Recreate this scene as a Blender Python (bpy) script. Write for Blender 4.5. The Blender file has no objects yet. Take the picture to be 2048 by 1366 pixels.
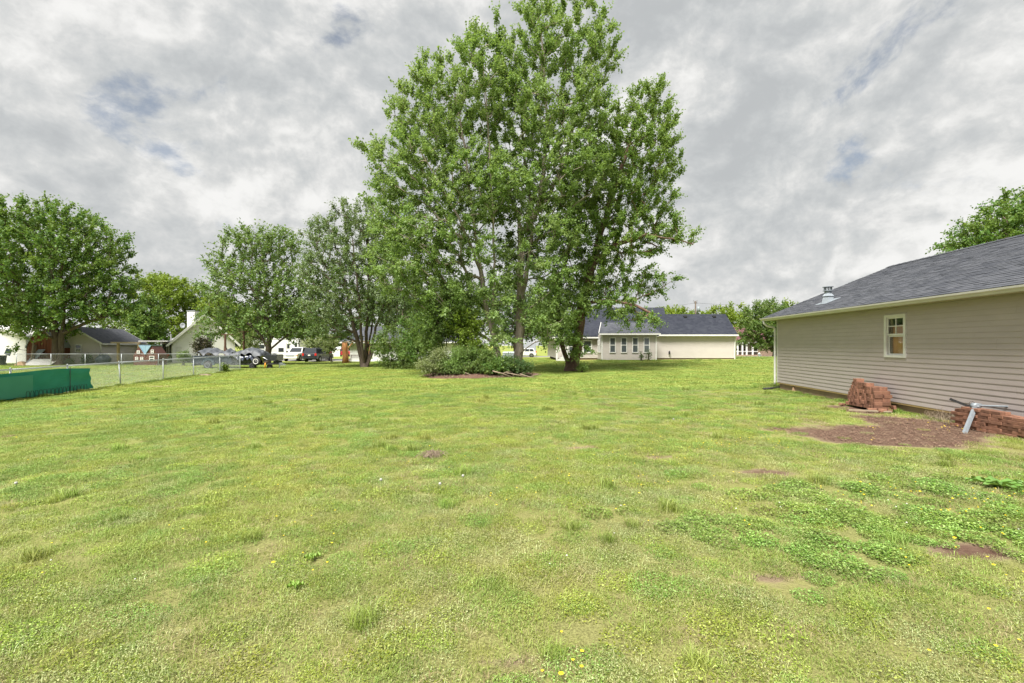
import bpy, math, random
import numpy as np
from mathutils import Vector, Matrix
SC = bpy.context.scene
COL = SC.collection
R = math.radians
rng = np.random.default_rng(7)
random.seed(7)
# ------------------------------------------------------------------ camera, sky, sun, exposure
F = 930.0                                   # focal length in photo pixels (photo 2048 wide)
EYE = 1.7
cd = bpy.data.cameras.new('camera'); cam = bpy.data.objects.new('camera', cd); COL.objects.link(cam)
cd.sensor_width = 36; cd.lens = F / 2048 * 36; cd.shift_y = 7 / 2048; cd.clip_end = 3000; cd.clip_start = .05
cam.location = (0, 0, EYE); cam.rotation_euler = (R(90), 0, 0)
SC.camera = cam
EXPO = 2.72
SUN_EL, SUN_AZ = R(57), R(-153)              # azimuth measured from +y towards +x
SC.view_settings.view_transform = 'Standard'; SC.view_settings.look = 'None'
SC.view_settings.exposure = EXPO; SC.view_settings.gamma = 1; SC.view_settings.use_curve_mapping = False
sl = bpy.data.lights.new('sun', 'SUN'); sl.energy = 1.5; sl.angle = R(24); sl.color = (1, .965, .9)
so = bpy.data.objects.new('sun', sl); COL.objects.link(so)
sd = Vector((math.sin(SUN_AZ) * math.cos(SUN_EL), math.cos(SUN_AZ) * math.cos(SUN_EL), math.sin(SUN_EL)))
so.rotation_euler = sd.to_track_quat('Z', 'Y').to_euler()
SC.cycles.use_denoising = True; SC.cycles.denoiser = 'OPENIMAGEDENOISE'; SC.cycles.denoising_input_passes = 'RGB_ALBEDO_NORMAL'; SC.cycles.denoising_prefilter = 'ACCURATE'
SC.cycles.max_bounces = 6; SC.cycles.diffuse_bounces = 3; SC.cycles.transparent_max_bounces = 6
SC.cycles.transmission_bounces = 4; SC.cycles.glossy_bounces = 2

class NT:                                   # small node helper
    def __init__(s, tree): s.t = tree; tree.nodes.clear()
    def n(s, typ, ins=None, **props):
        nd = s.t.nodes.new(typ)
        for k, v in props.items(): setattr(nd, k, v)
        for k, v in (ins or {}).items():
            sk = nd.inputs[k]
            if hasattr(v, 'is_linked') or isinstance(v, bpy.types.NodeSocket): s.t.links.new(v, sk)
            else: sk.default_value = v
        return nd
    def math(s, op, a, b=0.0, clamp=False):
        nd = s.n('ShaderNodeMath', {0: a, 1: b}, operation=op); nd.use_clamp = clamp; return nd.outputs[0]
    def ramp(s, fac, stops, interp='EASE'):
        nd = s.n('ShaderNodeValToRGB', {0: fac}); cr = nd.color_ramp; cr.interpolation = interp
        while len(cr.elements) < len(stops): cr.elements.new(.5)
        for e, (p, c) in zip(cr.elements, stops):
            e.position = p; e.color = (*c, 1) if len(c) == 3 else c
        return nd.outputs[0]
    def mix(s, fac, a, b, blend='MIX'):
        nd = s.n('ShaderNodeMix', data_type='RGBA', blend_type=blend)
        for sk, v in ((nd.inputs['Factor'], fac), (nd.inputs['A'], a), (nd.inputs['B'], b)):
            pass
        for idx, v in ((0, fac), (6, a), (7, b)):
            if isinstance(v, bpy.types.NodeSocket): s.t.links.new(v, nd.inputs[idx])
            else: nd.inputs[idx].default_value = v if idx == 0 else ((*v, 1) if len(v) == 3 else v)
        return nd.outputs[2]
    def noise(s, vec, scale, detail=3, rough=.5, dist=0.0):
        return s.n('ShaderNodeTexNoise', {'Vector': vec, 'Scale': scale, 'Detail': detail, 'Roughness': rough, 'Distortion': dist}).outputs['Fac']

SKY_SEED, GAP_OFF = (0, 0, 21.0), (6.2, 1.1, 0)
def build_world():
    w = bpy.data.worlds.new('World'); SC.world = w; w.use_nodes = True
    g = NT(w.node_tree)
    sky = g.n('ShaderNodeTexSky', sky_type='NISHITA', sun_disc=False, sun_elevation=SUN_EL, sun_rotation=SUN_AZ, air_density=1.0, dust_density=1.0)
    tc = g.n('ShaderNodeTexCoord')
    sp = g.n('ShaderNodeSeparateXYZ', {0: tc.outputs['Generated']})
    pv = g.n('ShaderNodeVectorMath', {0: tc.outputs['Generated'], 1: (1.0, 1.0, 1.35)}, operation='MULTIPLY').outputs[0]
    pv = g.n('ShaderNodeVectorMath', {0: pv, 1: SKY_SEED}, operation='ADD').outputs[0]
    warp = g.n('ShaderNodeTexNoise', {'Vector': pv, 'Scale': 3.0, 'Detail': 5.0}).outputs['Color']
    wv = g.n('ShaderNodeVectorMath', {0: warp, 1: (.5, .5, .5)}, operation='SUBTRACT').outputs[0]
    wv = g.n('ShaderNodeVectorMath', {0: wv, 3: .12}, operation='SCALE').outputs[0]
    pw = g.n('ShaderNodeVectorMath', {0: pv, 1: wv}, operation='ADD').outputs[0]
    pw2 = g.n('ShaderNodeVectorMath', {0: pw, 1: (-.015, 0, .03)}, operation='ADD').outputs[0]
    big = g.noise(pw, 1.7, 2.0, .5)
    def dens(v): return g.noise(v, 4.2, 10.0, .60)
    d0 = dens(pw); d1 = dens(pw2)
    relief = g.math('MULTIPLY', g.math('SUBTRACT', d0, d1), .65)       # lit upper sides of the cloud lumps
    tone = g.math('ADD', g.math('ADD', g.math('MULTIPLY', big, .42), g.math('MULTIPLY', d0, .58)), relief)
    k = 10.2 / (2 ** EXPO)
    cloud = g.ramp(tone, [(.36, (.50, .52, .53)), (.44, (.585, .605, .61)), (.50, (.67, .68, .675)), (.55, (.78, .78, .765)), (.62, (.93, .925, .905))], 'B_SPLINE')
    gapn = g.noise(g.n('ShaderNodeVectorMath', {0: pw, 1: GAP_OFF}, operation='ADD').outputs[0], 4.2, 9.0, .6, .1)
    lo = g.ramp(gapn, [(.572, (0, 0, 0)), (.68, (1, 1, 1))], 'EASE')
    hz = g.ramp(sp.outputs[2], [(.16, (0, 0, 0)), (.30, (1, 1, 1))], 'EASE')
    gap = g.math('MULTIPLY', lo, hz)
    scale = g.n('ShaderNodeVectorMath', {0: cloud, 3: k}, operation='SCALE').outputs[0]
    sk = g.n('ShaderNodeVectorMath', {0: sky.outputs[0], 3: 1.05 / (2 ** EXPO)}, operation='SCALE').outputs[0]
    haze = g.mix(.3, sk, scale)
    col = g.mix(g.math('MULTIPLY', gap, .85), scale, haze)
    bg = g.n('ShaderNodeBackground', {0: col, 1: .1})
    out = g.n('ShaderNodeOutputWorld', {0: bg.outputs[0]})
build_world()

# ------------------------------------------------------------------ ground height and pixel helpers
GP = np.array([(0,0,0),(0,6,-.02),(-8,8,-.12),(10.4,18.3,-.05),(9.6,9,.06),(0,15,-.1),(0,25.7,-.15),(4,31,-.12),(10,46,.28),(20,46,.3),(10,38,.05),
    (-18.7,17,-.42),(-19.5,23,-.34),(-20.3,29.6,-.3),(-21,36,-.22),(-22,41,-.34),(-25,60,-.5),(-13,40,-.24),(-45,50,-.33),(-36,56,-.4),(-10,25,-.2),
    (30,75,-.22),(2,85,-.55),(-60,100,-.5),(60,100,-.3),(0,150,-.5),(20,10,.1),(-40,20,-.5),(-30,0,-.4),(40,40,.25),(-150,150,-.6),(150,150,-.3),(0,400,-.6),(40,0,.1),(0,-40,0)], float)
def gz(x, y):
    x = np.asarray(x, float); y = np.asarray(y, float)
    d2 = (x[..., None] - GP[:, 0]) ** 2 + (y[..., None] - GP[:, 1]) ** 2
    w = 1 / (d2 + 9 + .004 * (x[..., None] ** 2 + y[..., None] ** 2)) ** 1.5
    r = (w * GP[:, 2]).sum(-1) / w.sum(-1)
    return r if r.shape else float(r)
def at(px, py, d): return np.array([(px - 1024) / F * d, d, EYE - (py - 690) / F * d])
def onground(px, d):
    x = (px - 1024) / F * d
    return np.array([x, d, gz(x, d)])
def vnoise(x, y, s, seed=0):                # smooth value noise, numpy
    x = np.asarray(x) / s + seed * 17.31; y = np.asarray(y) / s - seed * 9.77
    xi = np.floor(x).astype(int); yi = np.floor(y).astype(int); fx = x - xi; fy = y - yi
    fx = fx * fx * (3 - 2 * fx); fy = fy * fy * (3 - 2 * fy)
    def h(a, b):
        n = (a * 374761393 + b * 668265263 + seed * 1274126177) & 0x7fffffff
        n = ((n ^ (n >> 13)) * 1274126177) & 0x7fffffff
        return ((n ^ (n >> 16)) & 0xffff) / 65535.0
    return (h(xi, yi) * (1 - fx) + h(xi + 1, yi) * fx) * (1 - fy) + (h(xi, yi + 1) * (1 - fx) + h(xi + 1, yi + 1) * fx) * fy
def fbm(x, y, s, seed=0, o=4):
    t = 0; a = .5; n = 0
    for i in range(o):
        t = t + a * vnoise(x, y, s / 2 ** i, seed + i); n += a; a *= .55
    return t / n
def dirt(x, y):                             # bare earth, 0..1
    x = np.asarray(x, float); y = np.asarray(y, float)
    n = fbm(x, y, .9, 3); n2 = fbm(x, y, 2.2, 11)
    m = np.zeros_like(x)
    for cx, cy, rx, ry, k in ((6.9, 8.7, 1.75, 1.25, 1.2), (5.5, 9.4, .7, .35, .6), (8.5, 9.7, .9, 1.7, 1.1), (9.0, 12.2, .7, 1.2, .8), (6.1, 5.1, .6, .2, .6), (7.0, 5.6, .5, .25, .6), (5.0, 4.3, .4, .2, .55),
                          (1.2, 7.9, .5, .2, .6), (2.2, 7.2, .55, .25, .5), (-.05, 2.55, .4, .15, .7), (3.4, 6.3, .6, .3, .55), (3.9, 3.9, .6, .2, .5), (-17.2, 22.6, 2.0, .4, .8), (-15, 30, 2.0, .5, .7), (-11, 37, 2., .5, .6), (-12, 13.5, 1.5, .35, .55), (1.9, 3.4, .5, .2, .45)):
        m = np.maximum(m, k * np.clip(1.25 - np.sqrt(((x - cx) / rx) ** 2 + ((y - cy) / ry) ** 2), 0, 1))
    sparse = np.clip((n2 - .62) * 5, 0, 1) * np.clip((x + 3) / 6, .25, 1) * np.clip(1.4 - y / 14, 0, 1)
    return np.clip((m + sparse * .38) * (0.35 + 1.35 * n) * 1.5 - .22, 0, 1)

# ------------------------------------------------------------------ materials
def mat(name, c1, c2=None, scale=6., rough=.7, metal=0., bump=0., bscale=None, spec=.35, tint=None, detail=5., rand=0., stretch=None, trans=0., coat=0.):
    m = bpy.data.materials.new(name); m.use_nodes = True; g = NT(m.node_tree)
    geo = g.n('ShaderNodeNewGeometry')
    pos = geo.outputs['Position']
    if stretch: pos = g.n('ShaderNodeVectorMath', {0: pos, 1: stretch}, operation='MULTIPLY').outputs[0]
    c2 = c2 or tuple(x * .78 for x in c1)
    fac = g.noise(pos, scale, detail, .6)
    col = g.ramp(fac, [(.32, c1), (.68, c2)], 'LINEAR')
    if rand:
        oi = g.n('ShaderNodeObjectInfo')
        col = g.n('ShaderNodeHueSaturation', {'Value': g.math('ADD', 1 - rand, g.math('MULTIPLY', oi.outputs['Random'], 2 * rand)), 'Color': col}).outputs[0]
    if tint:                                 # natural colour of each leaf or piece
        at_ = g.n('ShaderNodeAttribute', attribute_name='tint')
        col = g.mix(at_.outputs['Fac'], col, tint)
    p = g.n('ShaderNodeBsdfPrincipled', {'Base Color': col, 'Roughness': rough, 'Metallic': metal})
    p.inputs['Specular IOR Level'].default_value = spec
    if coat: p.inputs['Coat Weight'].default_value = coat; p.inputs['Coat Roughness'].default_value = .08
    if bump:
        bn = g.noise(pos, bscale or scale * 3, 5., .6)
        g.t.links.new(g.n('ShaderNodeBump', {'Height': bn, 'Strength': min(1, bump * 10), 'Distance': bump * .2}).outputs[0], p.inputs['Normal'])
    sh = p.outputs[0]
    if trans:
        tr = g.n('ShaderNodeBsdfTranslucent', {0: g.mix(.5, col, (.30, .42, .04))})
        sh = g.n('ShaderNodeMixShader', {0: trans, 1: sh, 2: tr.outputs[0]}).outputs[0]
    g.n('ShaderNodeOutputMaterial', {0: sh}); return m
def glass_mat(name, c=(.03, .035, .04), rough=.06):
    m = bpy.data.materials.new(name); m.use_nodes = True; g = NT(m.node_tree)
    p = g.n('ShaderNodeBsdfPrincipled', {'Base Color': (*c, 1), 'Roughness': rough}); p.inputs['Specular IOR Level'].default_value = .8
    g.n('ShaderNodeOutputMaterial', {0: p.outputs[0]}); return m
def clear_glass():
    m = bpy.data.materials.new('pane_glass'); m.use_nodes = True; g = NT(m.node_tree)
    t = g.n('ShaderNodeBsdfTransparent', {0: (.93, .95, .94, 1)}); s = g.n('ShaderNodeBsdfGlossy', {0: (.9, .92, .92, 1), 1: .03})
    f = g.n('ShaderNodeLayerWeight', {0: .5})
    g.n('ShaderNodeOutputMaterial', {0: g.n('ShaderNodeMixShader', {0: g.math('ADD', g.math('MULTIPLY', g.math('POWER', f.outputs[1], 4.0), .5), .05), 1: t.outputs[0], 2: s.outputs[0]}).outputs[0]}); return m
def ground_mat():
    m = bpy.data.materials.new('lawn_ground'); m.use_nodes = True; g = NT(m.node_tree)
    pos = g.n('ShaderNodeNewGeometry').outputs['Position']
    a = g.noise(pos, .35, 4., .6); b = g.noise(pos, 7., 6., .65); c = g.noise(pos, 60., 3., .6)
    green = g.ramp(a, [(.34, (.205, .260, .055)), (.5, (.245, .280, .062)), (.66, (.305, .315, .075))], 'LINEAR')
    green = g.mix(g.math('MULTIPLY', b, .45), green, (.15, .185, .055))
    soil = g.ramp(b, [(.3, (.105, .060, .042)), (.55, (.16, .105, .075)), (.72, (.29, .225, .155))], 'LINEAR')
    soil = g.mix(g.math('MULTIPLY', c, .7), soil, (.060, .034, .026))
    d = g.n('ShaderNodeAttribute', attribute_name='dirt')
    ed = g.math('ADD', d.outputs['Fac'], g.math('MULTIPLY', g.math('SUBTRACT', b, .5), .6))
    soil = g.mix(g.ramp(ed, [(.38, (0, 0, 0)), (.75, (1, 1, 1))], 'LINEAR'), g.mix(c, (.30, .25, .15), (.15, .11, .07)), soil)
    f = g.ramp(ed, [(.18, (0, 0, 0)), (.5, (1, 1, 1))], 'LINEAR')
    col = g.mix(f, green, soil)
    far = g.n('ShaderNodeAttribute', attribute_name='near')
    col = g.mix(g.math('MULTIPLY', far.outputs['Fac'], g.math('MULTIPLY', g.math('SUBTRACT', 1.0, f), .8)), col, g.ramp(c, [(.35, (.10, .085, .04)), (.65, (.25, .24, .10))], 'LINEAR'))
    p = g.n('ShaderNodeBsdfPrincipled', {'Base Color': col, 'Roughness': .95}); p.inputs['Specular IOR Level'].default_value = .1
    g.t.links.new(g.n('ShaderNodeBump', {'Height': g.math('ADD', b, g.math('MULTIPLY', c, .5)), 'Strength': .7, 'Distance': .04}).outputs[0], p.inputs['Normal'])
    g.n('ShaderNodeOutputMaterial', {0: p.outputs[0]}); return m
def blade_mat(name, ca, cb, cc, trans=.3):
    m = bpy.data.materials.new(name); m.use_nodes = True; g = NT(m.node_tree)
    pos = g.n('ShaderNodeNewGeometry').outputs['Position']
    a = g.noise(pos, .45, 4., .6); b = g.noise(pos, 2.6, 3., .6)
    col = g.ramp(g.math('ADD', g.math('MULTIPLY', a, .6), g.math('MULTIPLY', b, .4)), [(.36, ca), (.5, cb), (.64, cc)], 'LINEAR')
    t = g.n('ShaderNodeAttribute', attribute_name='tint'); oi = g.n('ShaderNodeObjectInfo')
    col = g.mix(t.outputs['Fac'], col, (.33, .27, .125))
    lv = g.math('FRACT', g.math('MULTIPLY', g.math('ADD', t.outputs['Fac'], .13), 61.7))            # each blade its own shade of green
    col = g.n('ShaderNodeHueSaturation', {'Value': g.math('ADD', .74, g.math('MULTIPLY', lv, .80)), 'Saturation': g.math('SUBTRACT', 1.08, g.math('MULTIPLY', lv, .22)), 'Color': col}).outputs[0]
    col = g.n('ShaderNodeHueSaturation', {'Hue': g.math('ADD', .485, g.math('MULTIPLY', oi.outputs['Random'], .03)), 'Value': g.math('ADD', .78, g.math('MULTIPLY', oi.outputs['Random'], .44)), 'Color': col}).outputs[0]
    p = g.n('ShaderNodeBsdfPrincipled', {'Base Color': col, 'Roughness': .55}); p.inputs['Specular IOR Level'].default_value = .3
    tr = g.n('ShaderNodeBsdfTranslucent', {0: col})
    g.n('ShaderNodeOutputMaterial', {0: g.n('ShaderNodeMixShader', {0: trans, 1: p.outputs[0], 2: tr.outputs[0]}).outputs[0]}); return m
def shingle_mat(name, c1, c2, c3):
    m = bpy.data.materials.new(name); m.use_nodes = True; g = NT(m.node_tree)
    pos = g.n('ShaderNodeNewGeometry').outputs['Position']
    v = g.n('ShaderNodeTexVoronoi', {'Vector': g.n('ShaderNodeVectorMath', {0: pos, 1: (3.5, 3.5, 7.)}, operation='MULTIPLY').outputs[0], 'Scale': 1.0}).outputs['Color']
    vv = g.n('ShaderNodeSeparateColor', {0: v}).outputs[0]
    gr = g.noise(pos, 90., 3., .7); st = g.noise(pos, .5, 4., .6)
    col = g.ramp(g.math('ADD', g.math('MULTIPLY', vv, .5), g.math('ADD', g.math('MULTIPLY', gr, .2), g.math('MULTIPLY', st, .3))), [(.25, c1), (.5, c2), (.8, c3)], 'LINEAR')
    p = g.n('ShaderNodeBsdfPrincipled', {'Base Color': col, 'Roughness': .9}); p.inputs['Specular IOR Level'].default_value = .25
    g.t.links.new(g.n('ShaderNodeBump', {'Height': gr, 'Strength': .6, 'Distance': .004}).outputs[0], p.inputs['Normal'])
    g.n('ShaderNodeOutputMaterial', {0: p.outputs[0]}); return m

MT = dict(
    taupe=mat('taupe_vinyl', (.46, .402, .388), (.42, .367, .352), 1.5, .55, bump=.004, bscale=40, stretch=(1, 1, 3)),
    cream=mat('cream_vinyl', (.50, .455, .42), (.465, .425, .39), 1.2, .6),
    white_siding=mat('white_vinyl', (.80, .79, .76), (.75, .74, .71), .8, .6),
    beige_siding=mat('beige_vinyl', (.56, .52, .48), (.51, .475, .435), 1.0, .6),
    trim=mat('white_trim', (.72, .71, .68), (.64, .63, .60), 4, .5),
    gutter=mat('almond_gutter', (.56, .545, .495), (.49, .475, .425), 2.5, .4, stretch=(1, 1, 4)),
    soffit=mat('soffit', (.42, .38, .28), (.38, .34, .25), 3, .7),
    concrete=mat('foundation', (.36, .25, .17), (.27, .19, .13), 3, .9, bump=.02),
    plywood=mat('sheathing', (.50, .36, .17), (.44, .30, .13), 2, .7),
    shingle=shingle_mat('grey_shingle', (.052, .056, .068), (.070, .074, .086), (.092, .096, .110)),
    darkshingle=shingle_mat('charcoal_shingle', (.020, .023, .033), (.027, .030, .042), (.036, .040, .052)),
    redshingle=shingle_mat('maroon_shingle', (.10, .045, .05), (.13, .06, .065), (.16, .08, .08)),
    glass=glass_mat('dark_glass'), skyglass=glass_mat('window_glass', (.07, .085, .09), .04), clear=clear_glass(),
    ply=mat('pine_board', (.66, .36, .15), (.56, .28, .10), 3, .6, stretch=(6, 6, 1)),
    brick=mat('red_brick', (.25, .125, .078), (.155, .075, .05), 9, .9, bump=.01, rand=.34),
    paver=mat('tan_stone', (.42, .28, .17), (.32, .21, .13), 14, .9, bump=.01),
    galv=mat('galvanised', (.30, .33, .36), (.22, .25, .28), 18, .55, metal=.25),
    galvdull=mat('galvanised_fence', (.40, .43, .44), (.33, .35, .36), 8, .5, metal=.4),
    black=mat('black_rubber', (.018, .018, .019), (.03, .03, .03), 10, .7),
    blackpaint=mat('black_paint', (.012, .014, .02), (.018, .02, .026), 3, .25, coat=.5),
    whitepaint=mat('white_car_paint', (.68, .67, .63), (.66, .65, .61), 1, .25, coat=.6),
    redpaint=mat('red_car_paint', (.42, .03, .05), (.38, .025, .04), 1, .25, coat=.5),
    chrome=mat('bright_metal', (.62, .63, .65), (.55, .56, .58), 3, .25, metal=.8),
    tail=mat('red_lens', (.55, .02, .015), (.45, .015, .01), 3, .2), amber=mat('amber_lens', (.7, .3, .05), (.65, .27, .04), 3, .25),
    lens=mat('clear_lens', (.55, .56, .56), (.45, .46, .46), 9, .15),
    tarp=mat('tarp', (.05, .056, .068), (.075, .082, .095), 2.5, .6, bump=.1, bscale=2.2, spec=.6),
    darktarp=mat('dark_tarp', (.018, .024, .045), (.03, .04, .065), 2.5, .3, bump=.12, bscale=2.5, spec=.7),
    orange=mat('orange_paint', (.75, .32, .02), (.65, .26, .02), 3, .5),
    greenmesh=mat('green_mesh', (.022, .23, .165), (.035, .265, .195), 1.3, .75, bump=.03, bscale=2.5),
    greenmesh2=mat('faded_green_mesh', (.06, .26, .19), (.07, .29, .21), 1.3, .8),
    redwood=mat('brown_barn_wood', (.17, .058, .026), (.12, .04, .02), 2, .8, stretch=(8, 8, .6)),
    wood=mat('weathered_wood', (.30, .24, .17), (.22, .175, .125), 4, .8, stretch=(3, 3, .5)),
    treated=mat('treated_post', (.26, .20, .09), (.19, .145, .065), 4, .8), rust=mat('rusty_brown_post', (.10, .05, .03), (.07, .035, .025), 5, .8),
    logwood=mat('orange_log', (.40, .19, .07), (.26, .11, .04), 3, .8, bump=.05, stretch=(3, 3, .7)),
    brownfence=mat('brown_fence_wood', (.27, .19, .14), (.20, .14, .10), 2, .85),
    toy=mat('toy_brown', (.11, .045, .035), (.09, .036, .028), 2, .5), toyblue=mat('toy_blue', (.24, .36, .43), (.20, .32, .39), 2, .45),
    jar=mat('blue_grey_jar', (.06, .085, .11), (.05, .07, .09), 4, .3), greypanel=mat('grey_panel', (.30, .34, .37), (.27, .31, .34), 2, .5),
    bark=mat('maple_bark', (.30, .26, .21), (.17, .14, .11), 3.5, .9, bump=.06, bscale=7, stretch=(2.2, 2.2, .5)),
    darkbark=mat('dark_bark', (.13, .10, .075), (.07, .053, .042), 4, .92, bump=.08, bscale=7, stretch=(2.2, 2.2, .5)),
    brownbark=mat('red_brown_bark', (.17, .105, .075), (.085, .052, .04), 4, .92, bump=.08, bscale=7, stretch=(2.2, 2.2, .5)),
    mulch=mat('mulch', (.085, .042, .03), (.15, .085, .06), 14, .95, bump=.08, bscale=30),
    stick=mat('grey_stick', (.32, .25, .18), (.20, .15, .11), 8, .9), straw=mat('dry_straw', (.33, .26, .18), (.22, .17, .125), 8, .9),
    asphalt=mat('asphalt', (.20, .195, .185), (.17, .165, .155), 3, .9), rvwhite=mat('trailer_white', (.70, .70, .69), (.64, .64, .63), 1, .4),
    greytrailer=mat('grey_metal_sheet', (.34, .36, .38), (.30, .32, .34), 2, .4), yellow=mat('yellow_petal', (.80, .62, .02), (.75, .52, .02), 5, .6),
    puff=mat('white_puff', (.42, .42, .38), (.34, .34, .30), 20, .9), polewood=mat('pole_wood', (.12, .095, .07), (.09, .07, .055), 3, .9),
)
def leafm(n, c1, c2, tint, t=.38): return mat(n, c1, c2, .7, .5, spec=.3, tint=tint, trans=t)
LF = dict(
    maple=leafm('silver_maple_leaf', (.22, .335, .105), (.18, .29, .078), (.35, .41, .18), .45),
    mapleR=leafm('maple_leaf_right', (.175, .285, .075), (.145, .245, .058), (.28, .35, .11), .42),
    pear=leafm('pear_leaf', (.150, .225, .090), (.115, .180, .068), (.33, .37, .23), .32),
    syc=leafm('broad_leaf', (0.140, 0.237, 0.065), (0.112, 0.198, 0.052), (0.305, 0.360, 0.151), .32),
    big=leafm('dense_maple_leaf', (0.108, 0.215, 0.048), (0.086, 0.172, 0.040), (0.260, 0.326, 0.070), .32),
    lime=leafm('lime_leaf', (0.193, 0.284, 0.034), (0.152, 0.231, 0.031), (0.304, 0.343, 0.046), .4),
    dark=leafm('dark_leaf', (0.058, 0.119, 0.037), (0.047, 0.092, 0.031), (0.131, 0.185, 0.062), .25),
    mid=leafm('mid_leaf', (0.117, 0.198, 0.050), (0.094, 0.165, 0.040), (0.235, 0.284, 0.093), .33),
    pale=leafm('pale_leaf', (0.221, 0.264, 0.116), (0.179, 0.224, 0.093), (0.359, 0.370, 0.186), .35),
    mag=leafm('bronze_leaf', (0.103, 0.092, 0.070), (0.076, 0.073, 0.054), (0.179, 0.132, 0.109), .15),
)
# ------------------------------------------------------------------ mesh building
ORG = {}
class MB:
    def __init__(s): s.v = []; s.f = []; s.k = 0; s.tints = []
    def add(s, vs, fs):
        o = s.k; vs = [tuple(map(float, q)) for q in vs]
        s.v += vs; s.k += len(vs); s.f += [tuple(i + o for i in f) for f in fs]; return s
    def hexa(s, b, t):                       # 4 bottom points, 4 top points
        return s.add(list(b) + list(t), [(3, 2, 1, 0), (4, 5, 6, 7), (0, 1, 5, 4), (1, 2, 6, 5), (2, 3, 7, 6), (3, 0, 4, 7)])
    def box(s, x0, x1, y0, y1, z0, z1):
        return s.hexa([(x0, y0, z0), (x1, y0, z0), (x1, y1, z0), (x0, y1, z0)], [(x0, y0, z1), (x1, y0, z1), (x1, y1, z1), (x0, y1, z1)])
    def bar(s, a, b, w, h=None, up=(0, 0, 1)):   # rectangular bar from a to b
        a = np.array(a, float); b = np.array(b, float); h = h or w
        d = b - a; d /= np.linalg.norm(d); u = np.array(up, float)
        if abs(d @ u) > .97: u = np.array([1., 0, 0])
        x = np.cross(d, u); x /= np.linalg.norm(x); z = np.cross(x, d); x *= w / 2; z *= h / 2
        return s.hexa([a - x - z, a + x - z, b + x - z, b - x - z], [a - x + z, a + x + z, b + x + z, b - x + z])
    def tube(s, pts, rad, n=8, cap=True):
        P = np.array(pts, float); m = len(P); rad = np.broadcast_to(np.array(rad, float), (m,))
        T = np.gradient(P, axis=0); T /= np.linalg.norm(T, axis=1)[:, None] + 1e-9
        ref = np.array([0, 0, 1.]) if abs(T[0, 2]) < .9 else np.array([1., 0, 0])
        vs = []
        for i in range(m):
            x = np.cross(T[i], ref); x /= np.linalg.norm(x) + 1e-9; ref2 = np.cross(x, T[i]); ref = ref2
            for j in range(n):
                a = 2 * math.pi * j / n; vs.append(P[i] + rad[i] * (math.cos(a) * x + math.sin(a) * ref2))
        fs = [(i * n + j, i * n + (j + 1) % n, (i + 1) * n + (j + 1) % n, (i + 1) * n + j) for i in range(m - 1) for j in range(n)]
        if cap: fs += [tuple(range(n))[::-1], tuple(range((m - 1) * n, m * n))]
        return s.add(vs, fs)
    def lathe(s, prof, c=(0, 0, 0), n=16, axis='z'):
        vs = []
        for r, h in prof:
            for j in range(n):
                a = 2 * math.pi * j / n
                q = (r * math.cos(a), r * math.sin(a), h)
                if axis == 'y': q = (q[0], q[2], q[1])
                if axis == 'x': q = (q[2], q[0], q[1])
                vs.append((q[0] + c[0], q[1] + c[1], q[2] + c[2]))
        m = len(prof)
        fs = [(i * n + j, i * n + (j + 1) % n, (i + 1) * n + (j + 1) % n, (i + 1) * n + j) for i in range(m - 1) for j in range(n)]
        fs += [tuple(range(n))[::-1], tuple(range((m - 1) * n, m * n))]
        return s.add(vs, fs)
    def prism(s, poly, off):                 # closed polygon of 3D points swept by a vector
        n = len(poly); P = [np.array(q, float) for q in poly]; o = np.array(off, float)
        return s.add(P + [q + o for q in P], [tuple(range(n))[::-1], tuple(range(n, 2 * n))] + [(i, (i + 1) % n, n + (i + 1) % n, n + i) for i in range(n)])
    def build(s, name, m, parent=None, smooth=False, bevel=0):
        me = bpy.data.meshes.new(name)
        o0 = ORG.get(parent.name if parent else None, (0, 0, 0))
        V = np.array(s.v, float).reshape(-1, 3) - np.array(o0)
        me.from_pydata(V.tolist(), [], s.f); me.materials.append(m)
        if smooth: me.polygons.foreach_set('use_smooth', [True] * len(me.polygons))
        ob = bpy.data.objects.new(name, me); COL.objects.link(ob)
        import bmesh
        bm = bmesh.new(); bm.from_mesh(me); bmesh.ops.recalc_face_normals(bm, faces=bm.faces); bm.to_mesh(me); bm.free()
        if parent: ob.parent = parent; ORG[ob.name] = o0
        if bevel:
            b = ob.modifiers.new('bevel', 'BEVEL'); b.width = bevel; b.segments = 2; b.limit_method = 'ANGLE'
        return ob
def np_mesh(name, V, Fq, m, parent=None, tint=None, smooth=False):   # big meshes: V (n,3), faces (k,3|4)
    me = bpy.data.meshes.new(name); o0 = ORG.get(parent.name if parent else None, (0, 0, 0))
    V = np.asarray(V, float) - np.array(o0); Fq = np.asarray(Fq, np.int32); k = Fq.shape[1]
    me.vertices.add(len(V)); me.vertices.foreach_set('co', V.ravel())
    me.loops.add(Fq.size); me.loops.foreach_set('vertex_index', Fq.ravel())
    me.polygons.add(len(Fq)); me.polygons.foreach_set('loop_start', np.arange(0, Fq.size, k, dtype=np.int32))
    me.polygons.foreach_set('loop_total', np.full(len(Fq), k, np.int32))
    if smooth: me.polygons.foreach_set('use_smooth', np.ones(len(Fq), bool))
    if tint is not None:
        a = me.attributes.new('tint', 'FLOAT', 'POINT'); a.data.foreach_set('value', np.asarray(tint, np.float32))
    me.update(calc_edges=True); me.materials.append(m)
    ob = bpy.data.objects.new(name, me); COL.objects.link(ob)
    if parent: ob.parent = parent; ORG[ob.name] = o0
    return ob
def tag(o, label=None, cat=None, group=None, kind=None):
    for k, v in (('label', label), ('category', cat), ('group', group), ('kind', kind)):
        if v: o[k] = v
    return o
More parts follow.
